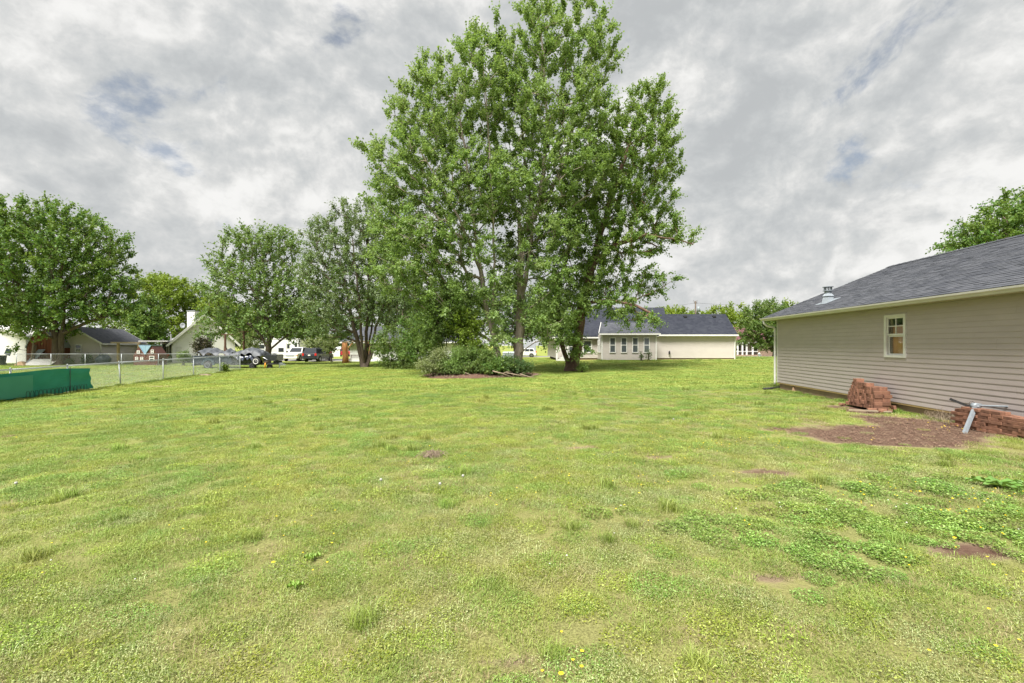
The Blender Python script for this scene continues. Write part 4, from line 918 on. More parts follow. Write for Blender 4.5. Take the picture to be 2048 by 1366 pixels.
# ------------------------------------------------------------------ fences
def chainlink(root, A, B, h=1.15, gap=.065):
    A = np.array(A, float); B = np.array(B, float); L_ = np.linalg.norm(B[:2] - A[:2]); mb = MB(); n = int(L_ / gap); k = h
    def P(u, z): t = u / L_; q = A * (1 - t) + B * t; return np.array([q[0], q[1], q[2] + .04 + z])
    dirn = unit(B - A); nn = np.array([dirn[1], -dirn[0], 0]) * .003
    for i in range(-int(h / gap), n + 1):
        for sg in (1, -1):
            u0 = i * gap; u1 = u0 + h
            z0, z1 = (0, h) if sg > 0 else (h, 0)
            ua, ub = max(u0, 0), min(u1, L_)
            if ub <= ua: continue
            za = z0 + (z1 - z0) * (ua - u0) / h; zb = z0 + (z1 - z0) * (ub - u0) / h
            a, b = P(ua, za), P(ub, zb); s = np.array([0, 0, .0026]); o = nn * sg
            mb.add([a + s + o, a - s + o, b - s + o, b + s + o, a + o * 2.2, b + o * 2.2], [(0, 1, 2, 3), (0, 3, 5, 4), (1, 4, 5, 2)])
    return tag(mb.build('wire_mesh', MT['galvdull'], root), kind='stuff')
def fpost(px, d): return onground(px, d)
FA = np.array([-18.7, 17.0]); FB = np.array([-21.06, 36.0])
def fpt(t): q = FA + (FB - FA) * t; return np.array([q[0], q[1], gz(q[0], q[1])])
NF = thing('chain_link_fence', 'galvanised chain link fence running back from the left edge', 'fence', fpt(.4))
pt = [-.75, -.45, -.15, .02, .155, .316, .5, .663, .838, 1.0]
for t in pt: q = fpt(t); mb = MB(); mb.tube([q + ((.10 if abs(t - .316) < .01 else 0), -.0, -.15), q + (0, 0, 1.2)], .03, 10); mb.lathe([(.033, 1.2), (.03, 1.23), (.01, 1.25)], q, 10); mb.build('post', MT['galvdull'], NF, True)
for a, b in zip(pt[:-1], pt[1:]):
    mb = MB(); mb.tube([fpt(a) + (0, 0, 1.17), fpt(b) + (0, 0, 1.17)], .028, 8); mb.build('rail', MT['galvdull'], NF, True)
    if b > 0: chainlink(NF, fpt(a) + (.04, 0, 0), fpt(b) + (.04, 0, 0))
a, b = onground(-60, 44.3), onground(408, 44.3); BF = thing('chain_link_fence', 'rear chain link fence in front of the sheds', 'fence', (a + b) / 2)
pp = [-60, 33, 102, 170.5, 243, 317, 398]
for p_ in pp: q = onground(p_, 44.3); mb = MB(); mb.tube([q - (0, 0, .1), q + (0, 0, 1.2)], .03, 8); mb.build('post', MT['galvdull'], BF, True)
for p_, q_ in zip(pp[:-1], pp[1:]):
    u, v = onground(p_, 44.3), onground(q_, 44.3); mb = MB(); mb.tube([u + (0, 0, 1.18), v + (0, 0, 1.18)], .021, 6); mb.build('rail', MT['galvdull'], BF, True); chainlink(BF, u, v, gap=.09)
# green privacy screen hung on the near fence
mb = MB(); nU, nV = 60, 10; vs = []
for i in range(nU + 1):
    t = -.75 + (.212 + .75) * i / nU; q = fpt(t)
    for j in range(nV + 1):
        s = j / nV; edge = max(0, (i - nU + 5) / 5)
        o = .075 + .008 * math.sin(i * .9 + j * .8) + .006 * math.sin(i * 2.3 - j * 1.1) + edge * .03 * math.sin(s * 9); du = edge * (.22 * (1 - s) + .06 * math.sin(s * 14))
        z = .0 + s * 1.06 - (edge ** 2) * .05 * s + .02 * math.sin(i * .5)
        if s == 0: z += .04 + .03 * math.sin(i * 1.7) + edge * .05
        d_ = unit(FB - FA); vs.append((q[0] + o + d_[0] * du, q[1] + d_[1] * du, q[2] + z))
mb.add(vs, [(i * (nV + 1) + j, (i + 1) * (nV + 1) + j, (i + 1) * (nV + 1) + j + 1, i * (nV + 1) + j + 1) for i in range(nU) for j in range(nV)])
GS = mb.build('privacy_screen', MT['greenmesh'], smooth=False); md = GS.modifiers.new('thick', 'SOLIDIFY'); md.thickness = .004
tag(GS, 'green mesh privacy screen hung on the chain link fence', 'screen')
mb = MB(); vs = []
for i in range(9):
    t = -.5 + .56 * i / 8; q = fpt(t); vs += [(q[0] + .155, q[1], q[2] + .1), (q[0] + .15, q[1], q[2] + .92)]
mb.add(vs, [(2 * i, 2 * i + 2, 2 * i + 3, 2 * i + 1) for i in range(8)]); mb.build('faded_patch', MT['greenmesh2'], GS); bpy.data.objects['faded_patch'].modifiers.new('thick', 'SOLIDIFY').thickness = .004
mb = MB(); mb.tube([fpt(.155) + (.115, 0, .02), fpt(.155) + (.115, 0, 1.12)], .012, 6); mb.build('seam', MT['darktarp'], GS)
# little hoop edging standing before the screen
ED = thing('hoop_edging', 'row of dark wire hoops standing below the green screen', 'edging', fpt(.1))
for k in range(16):
    t = .045 + .0098 * k; q = fpt(t) + (.22, 0, 0); d_ = np.append(unit(FB - FA), 0) * .07
    mb = MB(); mb.tube([q - d_ + (0, 0, -.03), q - d_ * 1.05 + (0, 0, .22), q - d_ * .6 + (0, 0, .31), q + d_ * .6 + (0, 0, .31), q + d_ * 1.05 + (0, 0, .22), q + d_ + (0, 0, -.03)], .007, 5); mb.build('hoop', MT['black'], ED)
q = fpt(.67) + (.5, .2, 0); mb = MB(); mb.hexa([q + (-.4, -.15, 0), q + (.4, -.15, 0), q + (.4, .15, 0), q + (-.4, .15, 0)], [q + (-.3, -.1, .1), q + (.28, -.12, .14), q + (.3, .1, .11), q + (-.3, .1, .12)]); tag(mb.build('flat_rock', MT['stick'], bevel=.02), 'flat grey rock in the grass beside the fence post', 'rock')
# ------------------------------------------------------------------ vehicles
def wheel(root, x, y, r, w=.22, side=1, name='wheel', m='chrome'):
    mb = MB(); mb.lathe([(r * .62, -w / 2), (r * .93, -w / 2), (r, -w * .3), (r, w * .3), (r * .93, w / 2), (r * .62, w / 2)], (x, y, r), 20, 'y'); t = mb.build(name, MT['black'], root, True)
    mb = MB(); yy = y + side * w * .42; mb.lathe([(.02, 0), (r * .18, .012), (r * .2, -.02), (r * .5, -.03), (r * .62, .01), (r * .64, -.04)] if side > 0 else [(.02, 0), (r * .18, -.012), (r * .2, .02), (r * .5, .03), (r * .62, -.01), (r * .64, .04)], (x, yy, r), 18, 'y')
    for k in range(6):
        a = 2 * math.pi * k / 6; mb.bar((x + r * .12 * math.cos(a), yy, r + r * .12 * math.sin(a)), (x + r * .6 * math.cos(a), yy, r + r * .6 * math.sin(a)), .05, .05, up=(0, 1, 0))
    mb.build('rim', MT[m], t)
def car(name, label, cat, loc, rot, L, W, prof, cab, wheels, paint, r=.37, rear=True, grille=True, group=None):
    """prof: side profile (x,z) of the body; cab: (x rear low, x front low, z low, x rear top, x front top, z top)"""
    c = thing(name, label, cat, loc, rot, group, local=True); hw = W / 2
    mb = MB(); n = len(prof); P0 = [(x, -hw + .04, z) for x, z in prof]; P1 = [(x, hw - .04, z) for x, z in prof]
    mb.add(P0 + P1, [tuple(range(n)), tuple(range(n, 2 * n))[::-1]] + [(i, n + i, n + (i + 1) % n, (i + 1) % n) for i in range(n)])
    mb.build('body', MT[paint], c, bevel=.06)
    xa, xb, z0, xc, xd, z1 = cab; w0, w1 = hw - .07, hw - .24
    B = [(xa, -w0, z0 - .03), (xb, -w0, z0 - .03), (xb, w0, z0 - .03), (xa, w0, z0 - .03)]; T = [(xc, -w1, z1), (xd, -w1, z1), (xd, w1, z1), (xc, w1, z1)]
    mb = MB(); mb.hexa(B, T); cabm = mb.build('cabin', MT[paint], c, bevel=.05)
    B = [np.array(q) for q in B]; T = [np.array(q) for q in T]
    def pane(i, j, a, b, lo=.14, hi=.86, nm='window'):
        def q(s, t): return (B[i] * (1 - s) + B[j] * s) * (1 - t) + (T[i] * (1 - s) + T[j] * s) * t
        p = [q(a, lo), q(b, lo), q(b, hi), q(a, hi)]; nn = unit(np.cross(p[1] - p[0], p[3] - p[0])); cen = (B[0] + B[2] + T[0] + T[2]) / 4
        if nn @ (p[0] - cen) < 0: nn = -nn
        mb = MB(); mb.prism([v + nn * .004 for v in p], nn * .012); mb.build(nm, MT['glass'], cabm)
    pane(1, 2, .07, .93, nm='windscreen'); pane(3, 0, .1, .9, nm='rear_window')
    ln = xb - xa
    for i, j in ((0, 1), (2, 3)):
        k = 3 if ln > 3 else 2
        for s in range(k): pane(i, j, .06 + .88 * s / k + .012, .06 + .88 * (s + 1) / k - .012, nm='side_window')
    for x in wheels:
        for s in (-1, 1): 
            wheel(c, x, s * (hw - .12), r, side=s)
            mb = MB(); mb.lathe([(r * 1.08, -.02), (r * 1.17, -.02), (r * 1.17, .02), (r * 1.08, .02)], (x, s * (hw - .045), r), 20, 'y'); mb.build('wheel_arch', MT['black'], c)
    xf, xr = max(p[0] for p in prof), min(p[0] for p in prof)
    for s in (-1, 1):
        mb = MB(); mb.box(xf - .12, xf + .015, s * (hw - .32) - .17, s * (hw - .32) + .17, .72, .92); mb.build('headlight', MT['lens'], c)
        mb = MB(); mb.box(xf - .10, xf + .012, s * (hw - .1) - .05, s * (hw - .1) + .05, .72, .9); mb.build('turn_signal', MT['amber'], c)
        mb = MB(); mb.box(xr - .02, xr + .14, s * (hw - .15) - .11, s * (hw - .15) + .11, .82, 1.12); mb.build('tail_light', MT['tail'], c)
        mb = MB(); mb.box(xb - .3, xb - .12, s * (hw + .08) - .09, s * (hw + .08) + .09, z0 + .05, z0 + .22); mb.build('mirror', MT['black'], c)
        for hx_ in (xa + ln * .3, xa + ln * .62): mb = MB(); mb.box(hx_, hx_ + .18, s * (hw - .035) - .02, s * (hw - .035) + .02, z0 - .2, z0 - .16); mb.build('door_handle', MT['chrome'], c)
    mb = MB(); mb.box(xf - .02, xf + .07, -hw + .06, hw - .06, .38, .58); mb.build('bumper', MT['chrome' if paint != 'whitepaint' else 'whitepaint'], c, bevel=.03)
    mb = MB(); mb.box(xr - .07, xr + .02, -hw + .06, hw - .06, .42, .62); mb.build('bumper', MT['blackpaint'], c, bevel=.03)
    mb = MB(); mb.box(xf - .05, xf + .02, -.5, .5, .66, .92); mb.build('grille', MT['greytrailer'], c)
    mb = MB(); mb.box(xr - .025, xr, -.16, .16, .80, .95); mb.build('number_plate', MT['trim'], c)
    return c
suvp = [(-2.4, .42), (-2.44, .75), (-2.36, 1.08), (1.0, 1.10), (2.1, 1.02), (2.36, .88), (2.42, .6), (2.3, .36), (-2.2, .34)]
p = onground(637, 61.5); car('parked_suv', 'black sport utility vehicle parked with its tail towards us', 'car', p, R(86), 4.8, 1.95, suvp, (-2.36, 1.15, 1.08, -2.05, .35, 1.80), (-1.45, 1.5), 'blackpaint', .38)
pkp = [(-2.8, .5), (-2.8, 1.12), (-.95, 1.14), (-.9, 1.14), (1.1, 1.14), (2.55, 1.06), (2.75, .95), (2.8, .6), (2.7, .42), (-2.6, .42)]
p = onground(598, 63.5); car('parked_pickup', 'white pickup truck parked facing us beside the black car', 'car', p, R(-88), 5.6, 2.0, pkp, (-.95, 1.35, 1.12, -.7, .55, 1.86), (-1.75, 1.85), 'whitepaint', .40)
wsp = [(-2.2, .4), (-2.24, .72), (-2.16, 1.02), (.9, 1.02), (2.0, .92), (2.22, .78), (2.25, .5), (2.1, .34), (-2.1, .34)]
p = onground(1048, 84); car('parked_suv', 'white compact crossover parked beyond the middle maple trunk', 'car', p, R(176), 4.5, 1.85, wsp, (-2.15, 1.1, 1.0, -1.7, .3, 1.62), (-1.38, 1.35), 'whitepaint', .36)
sed = [(-2.2, .36), (-2.24, .7), (-2.1, .92), (-1.5, .96), (1.0, .94), (2.0, .82), (2.2, .66), (2.22, .42), (2.1, .28), (-2.1, .28)]
p = onground(681, 84); car('parked_sedan', 'small red car parked in the distance beside the log post', 'car', p, R(185), 4.4, 1.8, sed, (-1.6, 1.1, .93, -1.0, .3, 1.42), (-1.35, 1.35), 'redpaint', .33)
# travel trailer
c = onground(548, 76); RV = thing('travel_trailer', 'white travel trailer parked behind the pickup truck', 'trailer', c)
x0, x1 = hx(497, 76), hx(600, 76); z = c[2]; y = 76
mb = MB(); mb.prism([(x0 + .5, y, z + .5), (x1, y, z + .5), (x1, y, z + 3.0), (x0 + .25, y, z + 3.05), (x0, y, z + 2.5), (x0, y, z + 1.0)], (0, 2.4, 0)); mb.build('body', MT['rvwhite'], RV, bevel=.06)
for a, b, za, zb, nm in ((x0 + 4.9, x0 + 5.75, .95, 1.6, 'window'), (x0 + 6.2, x0 + 6.85, .7, 2.4, 'door'), (x0 + 7.55, x0 + 7.95, 1.7, 2.45, 'window'), (x0 + .9, x0 + 2.6, 1.5, 2.1, 'window')):
    mb = MB(); mb.box(a, b, y - .03, y + .02, z + za, z + zb); o = mb.build(nm, MT['glass' if nm == 'window' else 'trim'], RV)
    if nm == 'door': mb = MB(); mb.box(a + .12, b - .12, y - .045, y - .028, z + 1.5, z + 2.25); mb.build('pane', MT['glass'], o); mb = MB(); mb.box(a - .05, a, y - .04, y, z + .65, z + 2.45); mb.build('jamb', MT['black'], o)
mb = MB(); mb.box(x0 - .05, x1 + .05, y - .05, y + 2.45, z + 3.03, z + 3.13); mb.build('roof_edge', MT['trim'], RV)
mb = MB(); mb.box(x1 - .25, x1 - .05, y - .02, y - .01, z + .5, z + 3.0); mb.build('corner_trim', MT['black'], RV)
for za, zb, m in ((1.25, 1.32, 'greytrailer'), (1.05, 1.09, 'greytrailer'), (.55, .72, 'greytrailer')): mb = MB(); mb.box(x0 + .4, x0 + 4.7, y - .012, y - .004, z + za, z + zb); mb.build('stripe', MT[m], RV)
for k in (0, 1):
    mb = MB(); mb.lathe([(.2, -.1), (.36, -.1), (.36, .1), (.2, .1)], (x0 + 3.4 + k * .85, y + .05, z + .36), 16, 'y'); mb.build('wheel', MT['black'], RV)
# grey van body beyond
c = onground(1052, 92); VN = thing('box_trailer', 'grey box trailer standing behind the white crossover', 'trailer', c)
mb = MB(); mb.box(c[0] - 1.6, c[0] + 2.0, 92, 94, c[2] + .4, c[2] + 2.7); mb.build('body', MT['greytrailer'], VN, bevel=.04)
for k in (-1, 1): mb = MB(); mb.lathe([(.15, -.1), (.35, -.1), (.35, .1), (.15, .1)], (c[0] + k * .5, 92, c[2] + .35), 14, 'y'); mb.build('wheel', MT['black'], VN)
mb = MB(); mb.box(c[0] - 1.5, c[0] - .4, 91.97, 92.0, c[2] + 1.3, c[2] + 2.2); mb.build('door', MT['galv'], VN)
c = onground(1019, 60); mb = MB(); mb.box(c[0] - .9, c[0] + .9, 60, 61.2, c[2], c[2] + .75); mb.hexa([c + (-.95, -.05, .75), c + (.95, -.05, .75), c + (.95, 1.25, .75), c + (-.95, 1.25, .75)], [c + (-.8, .1, .95), c + (.8, .1, .95), c + (.8, 1.1, .95), c + (-.8, 1.1, .95)])
tag(mb.build('storage_bin', MT['greypanel'], bevel=.03), 'grey storage bin on the grass left of the pale maple trunk', 'bin')

# covered utility trailers
def tarp(name, x0, x1, y0, y1, zb, peaks, ze, m, root, seed, drop=.5, nx=54, ny=22):
    r = np.random.default_rng(seed); X, Y = np.meshgrid(np.linspace(0, 1, nx), np.linspace(0, 1, ny)); wx, wy = x0 + (x1 - x0) * X, y0 + (y1 - y0) * Y
    Z = np.full(X.shape, ze)
    for px_, py_, h, s in peaks: Z = np.maximum(Z, h - np.abs(wx - px_) * s - np.abs(wy - py_) * s * .7)
    for k in range(14):                       # creases running down from the peaks
        a = r.uniform(0, 3.14); ph = r.uniform(0, 6); Z = Z + .026 * np.abs(np.sin((wx * math.cos(a) + wy * math.sin(a)) * r.uniform(3, 9) + ph))
    ed = np.minimum(np.minimum(X, 1 - X) * (x1 - x0), np.minimum(Y, 1 - Y) * (y1 - y0)); sk = np.clip(1 - ed / .12, 0, 1)
    Z = Z - sk * (drop + .12 * np.sin(X * 23 + seed)); I = np.arange(nx * ny).reshape(ny, nx)
    FQ = np.stack([I[:-1, :-1], I[:-1, 1:], I[1:, 1:], I[1:, :-1]], -1).reshape(-1, 4)
    return np_mesh(name, np.stack([wx, wy, Z], -1).reshape(-1, 3), FQ, MT[m], root, smooth=False)
gT = -.34; D1 = 40.3
t1 = thing('utility_trailer', 'dark trailer bed with grey tarp behind the last fence posts', 'trailer', (-25.2, D1, gT))
mb = MB(); mb.hexa([(-26.9, D1 - .95, gT + .45), (-23.3, D1 - .95, gT + .45), (-23.3, D1 + .95, gT + .45), (-26.9, D1 + .95, gT + .45)], [(-27.05, D1 - 1, gT + 1.12), (-23.2, D1 - 1, gT + 1.12), (-23.2, D1 + 1, gT + 1.12), (-27.05, D1 + 1, gT + 1.12)]); mb.build('bed', MT['darktarp'], t1)
mb = MB()
for j in range(13):
    a = math.pi * j / 12; b = math.pi * (j + 1) / 12
    if j < 12: mb.bar((-25.65 + .48 * math.cos(a), D1 - 1.08, gT + .36 + .48 * math.sin(a)), (-25.65 + .48 * math.cos(b), D1 - 1.08, gT + .36 + .48 * math.sin(b)), .2, .03, up=(0, 1, 0))
mb.build('fender', MT['jar'], t1)
def wheel_w(root, x, y, z, r, nm='wheel', m='galv', w=.2, tilt=0):
    mb = MB(); mb.lathe([(r * .6, -w / 2), (r * .94, -w / 2), (r, -w * .3), (r, w * .3), (r * .94, w / 2), (r * .6, w / 2)], (x, y, z), 20, 'y'); t = mb.build(nm, MT['black'], root, True)
    mb = MB(); mb.lathe([(.02, -.03), (r * .16, -.03), (r * .2, .0), (r * .42, .015), (r * .5, -.02), (r * .62, -.04), (r * .62, .0)], (x, y - w * .42, z), 18, 'y'); rm = mb.build('rim', MT[m], t, True)
    mb = MB(); mb.lathe([(.005, -.05), (r * .14, -.045), (r * .14, 0)], (x, y - w * .42, z), 10, 'y'); mb.build('hub', MT['black'], t)
wheel_w(t1, -25.65, D1 - 1.08, gT + .34, .34)
wheel_w(t1, -24.3, D1 - .9, gT + .28, .28, m='black')
tarp('tarp', -26.8, -23.2, D1 - 1.02, D1 + 1.02, 0, [(-26.5, D1 + .3, gT + 1.6, .35), (-25.9, D1 + .3, gT + 1.62, .5), (-24.3, D1 - .2, gT + 1.52, .55)], gT + 1.16, 'tarp', t1, 3, .12)
for k in range(3): mb = MB(); mb.box(-27.1 - .05 * k, -26.85, D1 - .95, D1 + .9, gT + .3 + .22 * k, gT + .42 + .22 * k); mb.build('tail_ramp', MT['darktarp'], t1)
D2 = 39.6
t2 = thing('utility_trailer', 'trailer under black tarp with white spare wheel and orange jack', 'trailer', (-21.5, D2, gT))
mb = MB(); mb.bar((-23.6, D2 - .7, gT + .42), (-19.9, D2 - .7, gT + .46), .1, .12); mb.bar((-23.6, D2 + .7, gT + .42), (-19.9, D2 + .7, gT + .46), .1, .12)
for k in range(5): mb.bar((-23.4 + k * .8, D2 - .7, gT + .43), (-23.4 + k * .8, D2 + .7, gT + .43), .07, .08)
mb.build('frame', MT['black'], t2)
mb = MB(); mb.hexa([(-23.4, D2 - .7, gT + .5), (-21.6, D2 - .7, gT + .5), (-21.6, D2 + .7, gT + .5), (-23.4, D2 + .7, gT + .5)], [(-23.5, D2 - .75, gT + 1.15), (-21.2, D2 - .75, gT + 1.15), (-21.2, D2 + .75, gT + 1.15), (-23.5, D2 + .75, gT + 1.15)]); mb.build('load', MT['blackpaint'], t2)
tarp('tarp', -23.65, -20.9, D2 - .95, D2 + .95, 0, [(-22.9, D2, gT + 1.42, .4), (-22.1, D2 - .1, gT + 1.62, .36), (-21.7, D2 - .1, gT + 1.58, .4)], gT + 1.12, 'tarp', t2, 8, .28)
tarp('tarp_flap', -22.95, -21.5, D2 - 1.0, D2 - .78, 0, [], gT + .95, 'darktarp', t2, 5, .3, 26, 8)
mb = MB(); mb.box(-20.85, -19.75, D2 - .6, D2 + .6, gT + .72, gT + 1.22); mb.build('tool_box', MT['blackpaint'], t2, bevel=.02)
mb = MB(); mb.box(-20.1, -19.72, D2 - .45, D2 + .3, gT + .40, gT + .70); mb.build('battery_box', MT['black'], t2)
wheel_w(t2, -21.6, D2 - .85, gT + .28, .28, m='black'); wheel_w(t2, -20.35, D2 - .55, gT + .22, .22, m='black')
wheel_w(t2, -21.2, D2 - 1.05, gT + .68, .35, 'spare_wheel', 'trim')
mb = MB(); mb.tube([(-20.62, D2 - .8, gT + .12), (-20.58, D2 - .8, gT + .55)], .05, 10); jk = mb.build('jack', MT['orange'], t2, True)
mb = MB(); mb.tube([(-20.62, D2 - .8, gT + .0), (-20.62, D2 - .8, gT + .14)], .02, 8); mb.lathe([(.1, 0), (.1, .03), (.03, .06)], (-20.62, D2 - .8, gT + .0), 10); mb.build('jack_foot', MT['galv'], jk)
mb = MB(); mb.bar((-20.6, D2 - .3, gT + .5), (-19.35, D2 - .3, gT + .5), .08, .08); mb.bar((-19.7, D2 - .3, gT + .36), (-19.1, D2 - .3, gT + .36), .06, .05); mb.lathe([(.05, 0), (.05, .12)], (-19.25, D2 - .3, gT + .36), 8); mb.tube([(-19.65, D2 - .3, gT + .02), (-19.65, D2 - .3, gT + .5)], .03, 8); mb.build('tongue', MT['galv'], t2)
mb = MB(); mb.tube([(-20.75, D2 - .8, gT + 1.0), (-20.55, D2 - .85, gT + .92), (-20.4, D2 - .85, gT + .8)], .03, 6); mb.build('crank', MT['chrome'], t2)
# clothes line posts
CP = thing('clothesline_post', 'rusty brown T post rising left behind the tarps', 'post', onground(450.5, 45), group='clothesline posts')
q = onground(450.5, 45); mb = MB(); mb.box(q[0] - .07, q[0] + .07, q[1] - .07, q[1] + .07, q[2], EYE + 20 / F * 45); mb.hexa([q + (-.1, -.1, 1.3), q + (.3, -.1, 1.3), q + (.3, .1, 1.3), q + (-.1, .1, 1.3)], [q + (-.08, -.08, 1.95), q + (.0, -.08, 1.95), q + (.0, .08, 1.95), q + (-.08, .08, 1.95)]); mb.build('post', MT['rust'], CP)
mb = MB(); mb.bar((q[0] - .35, q[1], EYE + 21 / F * 45), (q[0] + .75, q[1], EYE + 21 / F * 45), .1); mb.build('arm', MT['rust'], CP)
CP2 = thing('clothesline_post', 'rusty brown post rising right of the other behind tarps', 'post', onground(487.5, 46), group='clothesline posts')
q = onground(487.5, 46); mb = MB(); mb.box(q[0] - .07, q[0] + .07, q[1] - .07, q[1] + .07, q[2], EYE + 26 / F * 46); mb.build('post', MT['rust'], CP2); mb = MB(); mb.bar((q[0] - .5, q[1], EYE + 26.5 / F * 46), (q[0] + .5, q[1], EYE + 26.5 / F * 46), .1); mb.build('arm', MT['rust'], CP2)
# log arbour, grey cottage wall behind the pear tree, bench
c = onground(690, 50); AR = thing('log_arbour', 'rustic arbour with a thick orange log post left of the pear tree', 'arbour', c)
mb = MB(); mb.tube([c - (0, 0, .1), c + (.03, 0, .8), c + (-.04, 0, 1.6), c + (.0, 0, 2.25)], [.32, .27, .28, .3], 10); mb.build('log_post', MT['logwood'], AR, True)
mb = MB(); mb.tube([c + (.42, 0, -.05), c + (.3, 0, .9), c + (.35, 0, 1.7), c + (.8, 0, 2.2)], [.06, .05, .05, .06], 7); mb.build('brace', MT['logwood'], AR, True)
mb = MB(); mb.tube([c + (-.3, 0, 2.3), c + (1.2, .1, 2.38), c + (2.6, .1, 2.35)], .09, 8); mb.build('beam', MT['wood'], AR, True)
c2 = c + (2.5, .1, 0); mb = MB(); mb.tube([c2, c2 + (0, 0, 2.3)], [.16, .14], 8); mb.build('rear_post', MT['logwood'], AR, True)
c = onground(752, 60); GCo = thing('grey_cottage', 'low pale grey cottage glimpsed behind the pear tree', 'house', c)
x0, x1 = hx(686, 60), hx(915, 60); w = MB(); lap(w, (x0 + .9, 60), (x1, 60), c[2], c[2] + 2.5); lap(w, (x0 + .9, 66), (x0 + .9, 60), c[2], c[2] + 2.5); w.build('wall', MT['rvwhite'], GCo)
slab(GCo, 'roof', [(x0 - .2, 59.3, c[2] + 2.5), (x1 + .3, 59.3, c[2] + 2.5), (x1 + .3, 63.5, c[2] + 4.6), (x0 + 1.5, 63.5, c[2] + 4.6)], .14, MT['shingle']); slab(GCo, 'roof', [(x0 + 1.5, 63.5, c[2] + 4.6), (x1 + .3, 63.5, c[2] + 4.6), (x1 + .3, 67, c[2] + 2.5), (x0 - .2, 67, c[2] + 2.5)], .14, MT['shingle'])
mb = MB(); mb.box(x0 - .2, x1, 59.25, 59.35, c[2] + 2.36, c[2] + 2.5); mb.build('gutter', MT['trim'], GCo)
c = onground(712, 51.5); BE = thing('garden_bench', 'dark wooden garden bench between arbour and pear tree', 'bench', c)
for z_, y_ in ((.45, 0), (.45, .14), (.45, .28)): mb = MB(); mb.box(c[0] - .75, c[0] + .75, c[1] + y_, c[1] + y_ + .1, c[2] + z_, c[2] + z_ + .04); mb.build('seat_slat', MT['rust'], BE)
for z_ in (.62, .82): mb = MB(); mb.box(c[0] - .75, c[0] + .75, c[1] + .42, c[1] + .46, c[2] + z_, c[2] + z_ + .1); mb.build('back_slat', MT['rust'], BE)
for x_ in (-.7, .7):
    for y_ in (.03, .40): mb = MB(); mb.box(c[0] + x_ - .03, c[0] + x_ + .03, c[1] + y_, c[1] + y_ + .05, c[2], c[2] + (.45 if y_ < .1 else .95)); mb.build('leg', MT['rust'], BE)
c = onground(672, 83); mb = MB(); mb.box(c[0] - .7, c[0] + .7, 83, 84, c[2], c[2] + 1.3); mb.hexa([c + (-.75, -.05, 1.3), c + (.75, -.05, 1.3), c + (.75, 1.05, 1.3), c + (-.75, 1.05, 1.3)], [c + (-.75, .45, 1.75), c + (.75, .45, 1.75), c + (.75, .55, 1.75), c + (-.75, .55, 1.75)]); tag(mb.build('garden_hut', MT['rvwhite']), 'tiny white hut between the crape myrtle and red car', 'hut')
# ------------------------------------------------------------------ trees
def tp(d, *pp):                              # trunk polyline from photo pixels at distance d; first point on the ground
    out = []
    for i, q in enumerate(pp):
        dd = d + (q[2] if len(q) > 2 else 0); v = at(q[0], q[1], dd)
        if i == 0 and q[1] > 700: v = onground(q[0], dd) - (0, 0, .1)
        out.append(v)
    return out
MG = 'silver maples in the middle of the lawn'
dA = 28.6
tree('silver_maple', 'tall silver maple with slender forked left trunks rising from the mulch bed',
     [tp(dA, (1001, 735), (993, 690), (978, 640), (964, 560), (951, 470), (941, 400), (930, 300), (910, 190)), tp(dA, (986, 660), (988, 560, -.4), (986, 430, -.6), (981, 330, -.6), (972, 200, -.8), (965, 110, -.8)), tp(dA, (960, 540), (925, 450, -1), (880, 370, -1.6), (840, 300, -2))],
     [lobe(880, 230, 78, 95, dA, 3.2), lobe(808, 235, 32, 50, dA, 1.6), lobe(845, 130, 14, 30, dA, 1), lobe(950, 90, 16, 38, dA, .8), lobe(990, 90, 20, 50, dA, 1), lobe(955, 180, 70, 85, dA, 3), lobe(755, 300, 32, 20, dA, 1.2), lobe(840, 340, 88, 62, dA, 3.2), lobe(930, 380, 95, 95, dA, 3.6), lobe(800, 410, 55, 50, dA, 2.6), lobe(850, 480, 100, 72, dA, 3.6),
      lobe(800, 540, 60, 45, dA, 2.4, -1), lobe(900, 590, 75, 50, dA, 2.6), lobe(990, 590, 34, 60, dA, 1.1, -1.1), lobe(1000, 668, 26, 34, dA, .9, -1), lobe(965, 500, 30, 40, dA, 1, -1.4), lobe(895, 640, 60, 45, dA, 1.6)],
     620, 238, .126, LF['maple'], MT['bark'], .19, 11, MG, spray=(.35, .95), mind=.85, up=.5, outw=.8, ntw=7)
dB = 29.8
